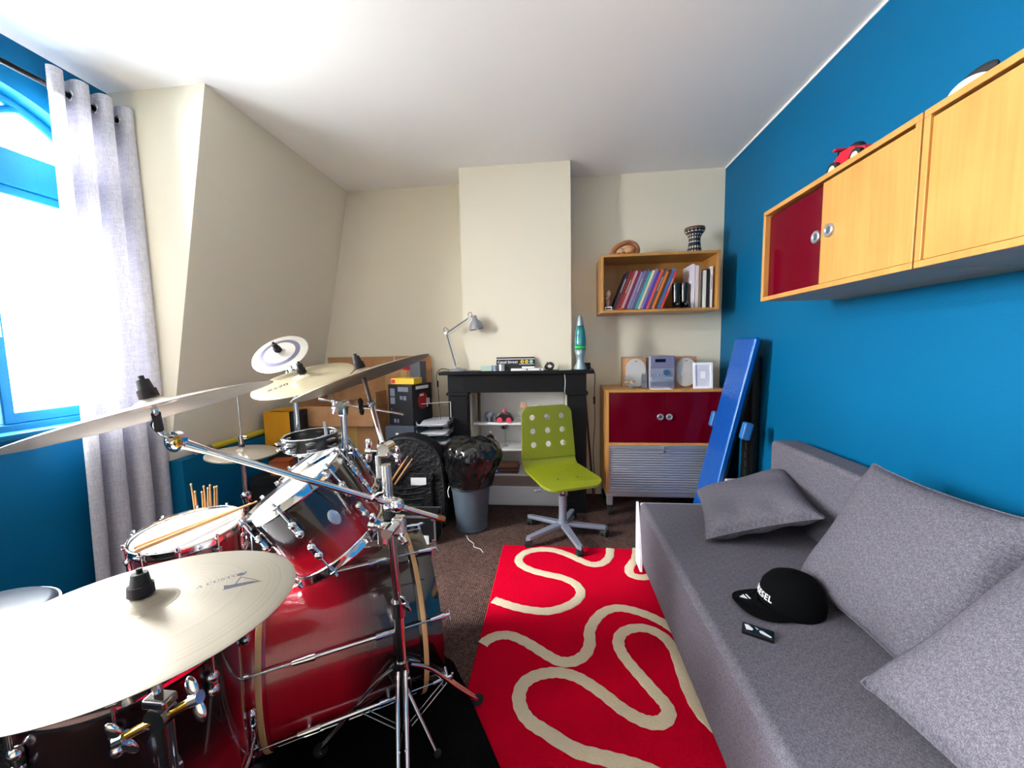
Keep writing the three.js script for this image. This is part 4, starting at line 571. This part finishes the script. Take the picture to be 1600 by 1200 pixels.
{ // things on the mantel shelf
  const Y = 1.123, l = thing('desk_lamp', 'grey articulated desk lamp on the mantel', 'lamp', [-.745, Y, -3.02]), g = phy(0x8b8d92, .4, { clearcoat: .3 });
  obj('base', lathe([[.001, 0], [.068, 0], [.07, .006], [.066, .018], [.02, .022], [.012, .03], [.001, .03]], 36), g, l); obj('pivot', [rod([-.01, .02, 0], [-.022, .045, 0], .006), sp(.01, -.022, .05, 0, 12)], M.steel, l);
  for (const z of [-.009, .009]) { obj('lower_arm', rod([-.018, .045, z], [-.086, .30, z], .0045), g, l); obj('upper_arm', rod([-.086, .30, z], [.10, .415, z], .0045), g, l); }
  obj('tension_bar', [rod([0, .05, 0], [-.068, .295, 0], .003), rod([-.075, .285, 0], [.11, .398, 0], .003)], M.steel, l); obj('spring_loop', [tube([[-.086, .30, 0], [-.105, .325, 0], [-.095, .345, 0], [-.07, .33, 0], [-.074, .305, 0]], .002, 24, 6), tube([[.10, .415, 0], [.095, .445, 0], [.112, .458, 0], [.125, .44, 0], [.115, .42, 0]], .002, 24, 6)], M.blackM, l); obj('joint', [cy(.012, .012, .026).rotateX(PI / 2).translate(-.086, .30, 0), cy(.01, .01, .026).rotateX(PI / 2).translate(.102, .413, 0)], M.steel, l);
  const sh = obj('lamp_shade', [lathe([[.056, 0], [.054, .02], [.045, .05], [.028, .07], [.02, .078], [.019, .105], [.012, .108], [.001, .108], [.001, .104], [.015, .1], [.024, .068], [.042, .048], [.052, 0], [.056, 0]], 36).rotateZ(.18).translate(.158, .325, 0)], g, l); obj('switch', bx(.014, .012, .012, .125, .425, 0, .003), M.blackM, sh); obj('bulb', sp(.022, .16, .345, 0, 16), M.whiteG, sh);
  obj('cord', [tube([[-.80, 1.135, -3.0], [-.87, 1.145, -2.97], [-.895, 1.11, -2.94], [-.893, 1.0, -2.95], [-.885, .8, -2.96], [-.86, .55, -2.94], [-.85, .3, -2.92], [-.85, .012, -2.90]], .003, 60, 6), bx(.014, .05, .012, -.893, 1.03, -2.95, .004)].map(g => g.translate(.745, -Y, 3.02)), M.rubber, l, 'black cord with switch');
  const v = thing('lava_lamp', 'teal lava lamp with green wax at the right of the mantel', 'lamp', [.208, Y, -3.02]);
  obj('base', lathe([[.001, 0], [.048, 0], [.05, .008], [.03, .05], [.027, .075], [.033, .11], [.043, .155], [.001, .155]], 36), std(0x9fb4bd, .35, .6), v); obj('globe', lathe([[.001, .155], [.0425, .155], [.044, .2], [.041, .25], [.034, .3], [.026, .335], [.001, .335]], 36), phy(0x2f9c9f, .05, { transmission: .35, thickness: 0, clearcoat: 1 }), v); obj('wax', lathe([[.001, .157], [.0438, .157], [.0446, .176], [.03, .184], [.001, .186]], 32), std(0x35d35c, .4), v, 'green wax'); obj('cap', lathe([[.027, .334], [.024, .36], [.015, .4], [.006, .41], [.001, .411]], 32), std(0x9fb4bd, .35, .6), v);
  obj('cord', [tube([[.25, 1.13, -3.05], [.29, 1.135, -3.0], [.315, 1.10, -3.02], [.318, .95, -3.06], [.325, .7, -3.1], [.315, .45, -3.12], [.33, .2, -3.14], [.33, .01, -3.15]], .003, 60, 6), bx(.016, .06, .014, .3185, .88, -3.07, .004)].map(g => g.translate(-.208, -Y, 3.02)), M.rubber, v, 'black cord with switch');
  const s = thing('street_sign', 'black street name sign with coloured discs leaning on the chimney breast', 'sign', [-.292, Y, -3.055]); s.rotation.x = -.18;
  obj('board', bx(.304, .104, .012, 0, .052, 0, .002), M.blackP, s);
  const pf = keep(new THREE.PlaneGeometry(.302, .102).translate(0, .052, .0066)); obj('print', pf, std(0xffffff, .5, 0, { map: canvasTex(1024, 346, g => { g.fillStyle = '#14151c'; g.fillRect(0, 0, 1024, 346); g.fillStyle = '#e9e4ec'; g.fillRect(0, 40, 1024, 20); g.fillRect(610, 184, 400, 14); g.font = 'bold 92px sans-serif'; g.fillText('Canal Street', 26, 164, 560); [['#e8c93d', 'Q', 690], ['#e8c93d', 'A', 808], ['#8fc7bd', '', 930]].forEach(([c, t, x]) => { g.fillStyle = c; g.beginPath(); g.arc(x, 124, 48, 0, 7); g.fill(); g.fillStyle = '#2a2415'; g.font = 'bold 62px sans-serif'; g.textAlign = 'center'; g.fillText(t, x, 146); }); }) }), s);
  const gb = thing('glass_box', 'small pale green glass box on the mantel', 'box', [-.515, Y, -3.03]); obj('box', bx(.085, .038, .06, 0, .019, 0, .003), phy(0xb7d3c2, .15, { clearcoat: .5 }), gb); obj('lid', bx(.088, .006, .063, 0, .041, 0, .002), phy(0xd2e4d8, .15, { clearcoat: .5 }), gb);
  const tins = [['blue tin beside the silver tin on the mantel', 0x8ea0bd, .022, .045, -.445, .1], ['silver tin in front of the street sign', 0xd5d3d0, .024, .05, -.395, .8]]; for (const [lab, c, r, h, x, m] of tins) { const q = thing('tin_can', lab, 'tin', [x, Y, -3.0]); obj('body', cy(r, r, h, 0, h / 2, 0, 28), std(c, .35, m), q); obj('rim', [tor(r, .0018, 32, 6).translate(0, h - .001, 0), tor(r, .0018, 32, 6).translate(0, .002, 0)], M.steel, q); }
  const wb = thing('white_console', 'flat white electronic box on the mantel', 'device', [-.195, Y, -2.985], 0); obj('case', bx(.25, .018, .06, 0, .009, 0, .004), M.whiteG, wb); for (const x of [-.0, .1]) obj('button', cy(.006, .006, .003).rotateX(PI / 2).translate(x, .01, .031), M.blackP, wb); solo('white_card', 'small white card behind the flat white box', 'card', bx(.1, .03, .012, 0, .015, 0, .002), M.paper, [-.19, Y, -3.03]);
  solo('cable_bundle', 'tangled grey cable bundle at the right of the street sign', 'cable', [tube([[-.03, .01, 0], [0, .05, .01], [.03, .03, 0], [.01, .012, .015], [-.02, .03, -.01], [.01, .058, 0], [.035, .04, .01], [.02, .008, -.01], [-.03, .02, .01], [-.01, .06, -.01]], .006, 100, 8)], std(0x3d3c3f, .5), [-.03, Y, -3.02]);
  solo('tape_strip', 'pale green tape strip lying left of the lava lamp', 'tape', bx(.09, .006, .03, 0, .003, 0, .002), std(0xa7c9bd, .5), [.09, Y, -3.0], .1);
}
solo('wooden_pole', 'thin reddish brown pole leaning between the mantel and the cabinet', 'pole', rod([.335, .0, -3.27], [.275, .86, -3.385], .009), std(0x5a2a1c, .5));
solo('power_adapter', 'black power adapter behind the lava lamp base', 'adapter', bx(.11, .05, .03, 0, .025, 0, .006), M.rubber, [.235, 1.123, -3.083]);
// ------------------------------------------------------------------ green swivel chair
{
  const t = thing('swivel_chair', 'lime green swivel chair with nine round holes in its back', 'chair', [.045, 0, -2.635], .392);
  const W = .415, th = .012, seat = rrect(W, .40, .075, 0, .0), sg = ext(seat, th, .002).rotateX(-PI / 2).rotateY(PI).translate(0, .425, .035);
  { const p = sg.attributes.position; for (let i = 0; i < p.count; i++) { const z = p.getZ(i), x = p.getX(i); p.setY(i, p.getY(i) + (z > .12 ? -1.1 * (z - .12) ** 2 : 0) + .25 * x * x); } sg.computeVertexNormals(); }
  const back = rrect(W, .38, .075, 0, .19); back.curves; for (let i = 0; i < 3; i++) for (let j = 0; j < 3; j++) hole(back, (i - 1) * .115, .10 + j * .1, .0235);
  // square lower corners join the bend
  const bs = new THREE.Shape(); bs.moveTo(-W / 2, 0); bs.lineTo(W / 2, 0); bs.lineTo(W / 2 - .012, .30); bs.absarc(W / 2 - .082, .31, .07, 0, PI / 2); bs.lineTo(-W / 2 + .082, .38); bs.absarc(-W / 2 + .082, .31, .07, PI / 2, PI); bs.closePath(); bs.holes = back.holes;
  const bg = ext(bs, th, .002).rotateX(-.12).translate(0, .49, -.215);
  const ss = new THREE.Shape(); ss.moveTo(-W / 2, 0); ss.lineTo(-W / 2, .24); ss.absarc(-W / 2 + .09, .31, .09, PI, PI / 2, true); ss.lineTo(W / 2 - .09, .40); ss.absarc(W / 2 - .09, .31, .09, PI / 2, 0, true); ss.lineTo(W / 2, 0); ss.closePath();
  const sg2 = ext(ss, th, .002).rotateX(PI / 2).translate(0, .437, -.145);
  { const p = sg2.attributes.position; for (let i = 0; i < p.count; i++) { const z = p.getZ(i); if (z > .12) p.setY(i, p.getY(i) - 1.0 * (z - .12) ** 2); } sg2.computeVertexNormals(); }
  const bend = []; { const n = 10; const P = [], I = []; for (let i = 0; i <= n; i++) { const a = PI / 2 * i / n * 1.0, c = [.0, .437 + .062, -.145], r1 = .062, r2 = .074; for (const r of [r1, r2]) for (const x of [-W / 2, W / 2]) P.push(x, c[1] - r * Math.cos(a), c[2] - r * Math.sin(a)); } for (let i = 0; i < n; i++) { const a = i * 4, b = a + 4; I.push(a, b, a + 1, b, b + 1, a + 1, a + 2, a + 3, b + 2, b + 2, a + 3, b + 3, a, a + 2, b, b, a + 2, b + 2, a + 1, b + 1, a + 3, b + 1, b + 3, a + 3); } const g = new THREE.BufferGeometry(); g.setAttribute('position', new THREE.Float32BufferAttribute(P, 3)); g.setIndex(I); const q = g.toNonIndexed(); q.computeVertexNormals(); bend.push(q); }
  obj('shell', [sg2, bg, ...bend], M.lime, t);
  for (const [x, z] of [[-.07, -.03], [.07, -.03], [-.07, .12], [.07, .12]]) obj('bolt', cy(.006, .006, .002, x, .438, z, 12), M.slate, t);
  obj('seat_plate', bx(.17, .012, .17, 0, .415, .03, .003), M.blackM, t); obj('piston', cy(.014, .014, .14, 0, .35, .03, 20), M.chrome, t); obj('piston_sleeve', cy(.017, .017, .02, 0, .29, .03, 20), M.rubber, t); obj('column', cy(.025, .027, .2, 0, .19, .03, 24), std(0x8e97a8, .45, .4), t); obj('height_lever', [rod([-.05, .405, .03], [-.17, .365, .06], .006), bx(.05, .01, .024, -.19, .358, .065, .004)], M.greyP, t);
  const base = std(0x8e97a8, .45, .4); obj('hub', cy(.032, .038, .05, 0, .09, .03, 24), base, t);
  for (let k = 0; k < 5; k++) { const a = (70 + 72 * k) * PI / 180 + .392, d = [Math.cos(a), Math.sin(a)], R = .285; const sh = shp([[.02, -.022], [R, -.014], [R + .016, 0], [R, .014], [.02, .022]]); const g = ext(sh, .016, .004).rotateX(PI / 2); const p = g.attributes.position; for (let i = 0; i < p.count; i++) p.setY(i, p.getY(i) + .098 - .09 * p.getX(i) * p.getX(i) / .1 * .35); g.computeVertexNormals(); g.rotateY(-a).translate(0, 0, .03); const leg = obj('star_leg', g, base, t); const cx = d[0] * R, cz = d[1] * R + .03; obj('castor', [cy(.026, .026, .014).rotateZ(PI / 2).translate(-.014, 0, 0), cy(.026, .026, .014).rotateZ(PI / 2).translate(.014, 0, 0), cy(.008, .008, .045, 0, .025, 0, 12), el(.022, .024, .026, 0, .006, 0, 14)].map(q => q.rotateY(k * 1.3).translate(cx, .0265, cz)), M.rubber, leg); }
}
// ------------------------------------------------------------------ bin with bag, gig bag, flight case
{
  const t = thing('waste_bin', 'grey plastic waste bin in front of the fireplace', 'bin', [-.60, 0, -2.70]);
  obj('tub', lathe([[.001, .004], [.108, .0], [.114, .006], [.114, .02], [.11, .022], [.143, .36], [.15, .365], [.15, .375], [.138, .375], [.105, .012], [.001, .01]], 48), M.binP, t); obj('handle', tube([[-.146, .33, .02], [-.16, .28, .04], [-.15, .24, .05]], .003, 14, 6), M.whiteP, t);
  const N = 72, H = 46, P = [], I = []; const bag = thing('bin_bag', 'shiny black plastic bag bulging over the waste bin', 'bag', [-.60, 0, -2.70]);
  for (let j = 0; j <= H; j++) for (let i = 0; i <= N; i++) {
    const v = j / H, a = i / N * 2 * PI, y = .33 + .335 * Math.sin(v * PI / 2) ** .85; let r = .152 + .034 * Math.sin(Math.min(1, v * 1.3) * PI) - (v > .62 ? .19 * ((v - .62) / .38) ** 1.9 : 0);
    { const f = Math.abs(Math.sin(a * 6.5 + 1.4 * Math.sin(v * 4))); r -= .016 * (1 - f) ** 3 * (v > .1 ? 1 : .3); const f2 = Math.abs(Math.sin(a * 11 + v * 6 + 2)); r -= .007 * (1 - f2) ** 3; }
    r += .007 * Math.abs(Math.sin(a * 4 + v * 5)) * (1 - v) + .003 * Math.sin(a * 9 - v * 14) + .003 * Math.sin(a * 3 + v * 30) * (v < .25 ? 1 : .2); const bulge = .045 * Math.exp(-((a - .1) ** 2) * 1.2 - ((v - .4) ** 2) * 14) + .045 * Math.exp(-((a - 2 * PI - .1) ** 2) * 1.2 - ((v - .4) ** 2) * 14); r = Math.max(.004, r + bulge);
    P.push(r * Math.cos(a) + .015 * v, y + (.016 * Math.sin(a * 2 + 1) + .012 * Math.abs(Math.sin(a * 4 + v * 9))) * v * Math.min(1, r / .06), r * Math.sin(a));
  }
  for (let j = 0; j < H; j++) for (let i = 0; i < N; i++) { const a = j * (N + 1) + i, b = a + N + 1; I.push(a, b, a + 1, b, b + 1, a + 1); }
  const g = new THREE.BufferGeometry(); g.setAttribute('position', new THREE.Float32BufferAttribute(P, 3)); g.setIndex(I); g.computeVertexNormals(); obj('sack', g, phy(0x0b0c0e, .2, { side: THREE.DoubleSide, bumpMap: plasterB, bumpScale: .005, clearcoat: .5, clearcoatRoughness: .1 }), bag);
  obj('drawstring_band', tube(Array.from({ length: 24 }, (_, i) => { const a = i / 24 * 2 * PI; return [.158 * Math.cos(a), .335 + .006 * Math.sin(a * 3), .158 * Math.sin(a)]; }), .005, 90, 6, true), M.blackP, bag);
  const pb = thing('crumpled_packet', 'blue and white crumpled packet beside the bin bag', 'packet', [-.39, .402, -2.70], .4); obj('wrap', [el(.035, .014, .025, 0, .014, 0), el(.022, .01, .02, .02, .02, .005)], phy(0x2f5f9a, .3), pb); obj('label', el(.02, .008, .018, -.012, .022, .006), M.whiteG, pb);
  pb.position.y = .2725; pb.position.set(-.47, .2705, -3.11);
  solo('floor_string', 'thin white string trailing on the carpet in front of the bin', 'string', tube([[-.61, .004, -2.56], [-.58, .004, -2.50], [-.54, .004, -2.455], [-.525, .004, -2.41], [-.48, .004, -2.385], [-.455, .004, -2.345]], .002, 40, 6), M.paper);
}
{
  const t = thing('gig_bag', 'black padded gig bag with white label standing on the floor', 'bag', [-1.065, 0, -2.73], .05), blk = std(0x090b11, .6, 0, { bumpMap: plasterB, bumpScale: .02 });
  const s = new THREE.Shape(); s.moveTo(-.27, .03); s.quadraticCurveTo(-.27, 0, -.24, 0); s.lineTo(.24, 0); s.quadraticCurveTo(.27, 0, .27, .03); s.lineTo(.262, .40); s.quadraticCurveTo(.25, .62, 0, .645); s.quadraticCurveTo(-.25, .62, -.262, .40); s.closePath();
  obj('body', ext(s, .12, .02).translate(0, .02, -.06), blk, t); obj('piping', [tube([[-.27, .06, .085], [-.266, .40, .085], [-.22, .58, .085], [0, .665, .085], [.22, .58, .085], [.266, .40, .085], [.27, .06, .085]], .006, 60, 6)], M.rubber, t); obj('pocket', [bx(.40, .30, .04, 0, .24, .09, .018)], blk, t); obj('pocket_flap', bx(.41, .05, .012, 0, .40, .108, .006), blk, t); obj('label_patch', bx(.11, .055, .003, .10, .365, .1135).translate(0, 0, .003), M.paper, t, 'white label'); obj('strap', tube([[-.1, .63, .09], [-.06, .52, .1], [-.07, .46, .11]], .01, 16, 6), M.rubber, t);
  for (let i = 0; i < 6; i++) obj('fold', tube([[-.17 + i * .02, .35 - i * .045, .113], [-.02 + i * .01, .31 - i * .04, .118], [.16 - i * .015, .34 - i * .05, .113]], .007, 20, 6), blk, t);
  globalThis.__stick('pale drumstick poking from the gig bag pocket, left one', [-1.16, .36, -2.60], [-1.02, .555, -2.595], 'drumsticks in the gig bag'); globalThis.__stick('pale drumstick poking from the gig bag pocket, right one', [-1.13, .345, -2.60], [-.985, .54, -2.59], 'drumsticks in the gig bag'); delete globalThis.__stick;
  const c = thing('flight_case', 'small black case with silver edges on the carpet by the gig bag', 'case', [-1.02, 0, -2.50], .03); obj('shell', bx(.46, .19, .16, 0, .1, 0, .004), std(0x101216, .5), c);
  obj('metal_edge', [[-1, 1], [1, 1], [-1, -1], [1, -1]].flatMap(([a, b]) => [bx(.466, .012, .012, 0, .1 + a * .09, b * .076), bx(.012, .19, .012, a * .226, .1, b * .076)]), M.steel, c); obj('metal_corner', [[-1, -1], [-1, 1], [1, -1], [1, 1]].map(([a, b]) => bx(.032, .032, .012, a * .218, .1 + b * .08, .078, .003)), M.chrome, c); const lt = obj('latch', bx(.03, .05, .012, .08, .12, .084, .003), M.steel, c); obj('latch_loop', tor(.012, .0025, 24, 6).rotateX(PI / 2).translate(.08, .10, .092), M.chrome, lt); obj('tag', bx(.05, .06, .002, .16, .035, .085), M.paper, c);
}
// ------------------------------------------------------------------ boxes and paper trays on the low black table
const TY = .47;
{
  const t = thing('low_table', 'low black table under the cardboard boxes', 'table', [-1.53, 0, -3.105]); obj('table_top', bx(1.02, .03, .54, -.0, TY - .015, 0, .003), M.blackP, t); for (const x of [-.48, .48]) for (const z of [-.24, .24]) obj('leg', bx(.04, TY - .03, .04, x, (TY - .03) / 2, z, .003), M.blackP, t); obj('rail', [bx(.94, .05, .02, 0, .41, .24), bx(.94, .05, .02, 0, .41, -.24), bx(.02, .05, .46, -.48, .41, 0), bx(.02, .05, .46, .48, .41, 0)], M.blackP, t);
  const panel = (t, n, w, h, k, pos, rx = 0, rz = 0) => { const g = bx(w, h, k, 0, 0, 0); if (rx) g.rotateX(rx); if (rz) g.rotateY(rz); obj(n, g.translate(...pos), M.card, t); };
  const b = thing('cardboard_box', 'big open cardboard box with front flap folded down', 'box', [-1.70, TY, -3.12]); // x -2.0..-1.40, z -3.32..-2.92
  panel(b, 'front_side', .62, .385, .005, [0, .193, .195]); panel(b, 'back_side', .62, .385, .005, [0, .193, -.195]); panel(b, 'left_side', .005, .385, .39, [-.308, .193, 0]); panel(b, 'right_side', .005, .385, .39, [.308, .193, 0]); panel(b, 'bottom', .61, .005, .385, [0, .004, 0]);
  panel(b, 'front_flap', .61, .16, .005, [0, .315, .225], -.35); panel(b, 'back_flap', .61, .39, .005, [0, .58, -.215], .1); panel(b, 'right_flap', .005, .12, .38, [.302, .44, 0], 0, 0); panel(b, 'left_flap', .005, .20, .38, [-.33, .47, 0]);
  obj('packing_tape', [bx(.16, .387, .0015, .06, .193, .1985)], std(0xc8a15e, .3), b, 'strip of brown tape'); obj('print', [el(.03, .02, .001, .01, .11, .2, 16), ...[0, 1, 2, 3, 4, 5].map(i => bx(.018, .03, .001, -.12 + i * .035, .165, .1993)), bx(.05, .012, .001, .07, .09, .2)], std(0x5b3d22, .8), b, 'dark printed marks');
  const b3 = thing('cardboard_box', 'tall brown cardboard box behind the black boxes', 'box', [-1.235, TY, -3.25]); obj('body', bx(.33, .66, .24, 0, .331, 0, .003), M.card, b3); panel(b3, 'upright_flap', .33, .12, .005, [0, .715, -.11], .08); obj('tape', bx(.05, .662, .002, 0, .332, .1205), std(0xc8a15e, .3), b3);
  const s = thing('slate_box', 'dark slate box with small label under the black game box', 'box', [-1.165, TY, -2.92]); obj('carton', bx(.23, .255, .2, 0, .1275, 0, .003), M.slate, s); obj('label', bx(.1, .038, .001, .015, .03, .1005), M.paper, s); obj('icon', [bx(.022, .02, .001, -.02, .19, .1005)], M.paper, s); obj('seal', cy(.014, .014, .001).rotateX(PI / 2).translate(.025, .19, .1005), M.red, s);
  const g = thing('game_box', 'tall black printed box with red emblem beside the paper trays', 'box', [-1.12, TY + .256, -2.96], -.35); obj('carton', bx(.235, .31, .235, 0, .156, 0, .003), phy(0x0f1219, .4), g);
  for (const q of [bx(.1, .035, .001, .03, .275, .118), bx(.045, .06, .001, -.075, .25, .118), bx(.045, .05, .001, -.075, .185, .118), bx(.025, .028, .001, .01, .21, .118), bx(.028, .03, .001, .045, .208, .118), bx(.02, .028, .001, -.06, .03, .118), bx(.014, .028, .001, -.03, .03, .118), cy(.006, .006, .001).rotateX(PI / 2).translate(-.09, .12, .118)]) obj('window_print', q, std(0x6d7488, .5), g); obj('emblem', [el(.001, .065, .06, .1178, .18, -.005, 24)], phy(0x9a1f22, .4), g, 'red round emblem'); obj('emblem_mark', [bx(.001, .07, .012, .1185, .16, -.055), bx(.001, .045, .01, .1185, .17, -.078), bx(.001, .016, .045, .1187, .225, .01)], M.paper, g); obj('title_strip', bx(.001, .024, .15, .1185, .285, 0), M.paper, g);
  const y = thing('yellow_box', 'flat yellow carton lying on the tall black box', 'box', [-1.13, TY + .568, -2.92], -.2); obj('carton', bx(.20, .045, .12, 0, .0225, 0, .003), M.yellow, y); obj('end_print', bx(.03, .028, .001, -.08, .022, .0605), M.red, y);
  solo('tall_carton', 'dark grey tall carton standing behind the yellow carton', 'box', [bx(.1, .17, .08, 0, .085, 0, .003)], phy(0x4a4c55, .5), [-1.075, TY + .568, -3.03], -.3);
  const rc = thing('cloth_hat', 'crimson cloth hat on top of the cardboard boxes', 'hat', [-1.19, TY + .6625, -3.24]); rc.position.y = TY + .662; obj('dome', new THREE.SphereGeometry(.07, 24, 12, 0, 2 * PI, 0, PI / 2).scale(1.2, 1.1, 1), std(0xb3123b, .9), rc); obj('brim', cy(.1, .1, .006, .02, .004, .02, 28), std(0xb3123b, .9), rc);
  const k = thing('red_cone', 'small coral plastic cone on the cardboard box edge', 'toy', [-1.345, TY + .6625, -3.2]); k.position.set(-1.335, TY + .661, -3.16); obj('cone', cy(.008, .03, .06, 0, .03, 0), phy(0xe8505a, .4), k); obj('foot', bx(.07, .006, .06, 0, .003, 0, .002), phy(0xe8505a, .4), k);
  const d = thing('cardboard_box', 'low cardboard box under the paper trays', 'box', [-.935, 0, -2.985]); obj('body', bx(.17, .575, .17, 0, .2875, 0, .003), M.card, d); obj('tape', bx(.045, .577, .002, .02, .288, .0855), std(0xc8a15e, .3), d); 
  for (let i = 0; i < 3; i++) {
    const y0 = .575 + i * .072, tr = thing('paper_tray', `grey paper tray, ${['lowest', 'middle', 'topmost'][i]} of the three beside the mantel`, 'tray', [-.915, y0 + (i ? .001 : 0), -2.96], 0, 'stacked paper trays');
    obj('floor', bx(.24, .003, .27, 0, .0025, 0), M.greyP, tr); obj('rim', [tube([[-.12, .03, -.13], [-.125, .032, .12], [-.1, .014, .14], [.1, .014, .14], [.125, .032, .12], [.12, .03, -.13]], .004, 60, 6), bx(.003, .03, .26, -.121, .017, 0), bx(.003, .03, .26, .121, .017, 0), bx(.24, .03, .003, 0, .017, -.133)], M.alu, tr); for (const x of [-.118, .118]) obj('riser', rod([x, .0, -.12], [x, i < 2 ? .072 : .03, -.12], .004), M.alu, tr);
    const n = [2, 2, 4][i]; for (let q = 0; q < n; q++) solo('paper_sheet', `loose paper in the ${['lowest', 'middle', 'topmost'][i]} tray, ${ORD[q]} from the bottom`, 'paper', bx(.19, .0015 + .004 * (q % 2), .22, 0, .002, 0), q === 2 ? std(0xd8b7b2, .7) : q === 3 ? std(0xc9cdd6, .35) : M.paper, [-.915, y0 + .006 + q * .0068, -2.96 + .008 * (q % 2)], .06 * (q - 1), 'papers in the trays');
  }
  const wr = thing('wire_rack', 'thin white wire frame above the paper trays', 'rack', [-.915, .80, -3.0]); obj('frame', [rod([-.11, -.03, .1], [-.11, .09, .1], .003), rod([-.11, .09, .1], [.11, .095, .02], .0025), rod([-.11, .09, .1], [-.11, .09, -.06], .0025), rod([-.11, -.03, -.06], [-.11, .09, -.06], .003), rod([.11, -.03, .02], [.11, .095, .02], .003)], M.whiteP, wr); wr.position.y = .79;
}
{ // black amplifier with orange box, black cabinet with yellow cloth
  const t = thing('amplifier', 'black amplifier with slatted front under the sloping wall', 'amplifier', [-1.90, 0, -2.50]); obj('cabinet', bx(.30, .46, .26, 0, .232, 0, .008), std(0x121417, .6), t); for (let i = 0; i < 9; i++) obj('slat', bx(.006, .018, .2, .152, .06 + i * .042, 0, .002), M.rubber, t); for (let i = 0; i < 9; i++) obj('slat', bx(.24, .018, .006, 0, .06 + i * .042, .132, .002), M.rubber, t); 
  const o = thing('orange_box', 'small orange leather box on the amplifier', 'box', [-1.865, .463, -2.46], .2); obj('box', bx(.13, .085, .1, 0, .0425, 0, .005), phy(0xb5532a, .45), o); obj('lid', bx(.134, .02, .104, 0, .092, 0, .004), phy(0x9c4422, .45), o);
  const k = thing('speaker_cabinet', 'tall black speaker cabinet draped with a yellow cloth', 'speaker', [-2.01, 0, -2.735]); obj('cabinet', bx(.22, .86, .18, 0, .43, 0, .01), std(0x16181b, .6), k); obj('grille', bx(.004, .78, .15, .112, .43, 0), M.rubber, k);
  const P = [], I = [], n = 30; const Lx = s => { const prof = [[-.108, .864], [-.06, .868], [-.0, .869], [.05, .868], [.092, .864]]; const q = s * 4, i = Math.min(3, Math.floor(q)), f = q - i; return [prof[i][0] + (prof[i + 1][0] - prof[i][0]) * f, prof[i][1] + (prof[i + 1][1] - prof[i][1]) * f]; };
  for (let j = 0; j <= n; j++) for (let i = 0; i <= n; i++) { const [x, y] = Lx(j / n), z = (i / n - .5) * .2; const w = y < .86 ? .006 * Math.sin(i * .9 + j * .1) * (1 - y) * 3 + .004 : .003 * Math.abs(Math.sin(i * .7)); P.push(x + (x > .05 ? Math.max(0, w) : x < -.05 ? -Math.max(0, w) : 0), y + (y > .86 ? Math.max(0, w) : 0), z); }
  for (let j = 0; j < n; j++) for (let i = 0; i < n; i++) { const a = j * (n + 1) + i, b = a + n + 1; I.push(a, a + 1, b, b, a + 1, b + 1); }
  const cg = new THREE.BufferGeometry(); cg.setAttribute('position', new THREE.Float32BufferAttribute(P, 3)); cg.setIndex(I); cg.computeVertexNormals();
  const front = new THREE.PlaneGeometry(.2, .25, 24, 20); { const p = front.attributes.position; for (let i = 0; i < p.count; i++) p.setZ(i, .008 * Math.sin(p.getX(i) * 50) * (.5 - p.getY(i) * 2)); front.computeVertexNormals(); } front.translate(-.008, .742, .104);
  solo('yellow_cloth', 'yellow cloth hanging over the black speaker cabinet', 'cloth', [cg, front], std(0xd9981a, .9, 0, { side: THREE.DoubleSide, bumpMap: fabricB, bumpScale: .002 }), [-2.01, 0, -2.735]);
}
renderer.render(scene, camera);
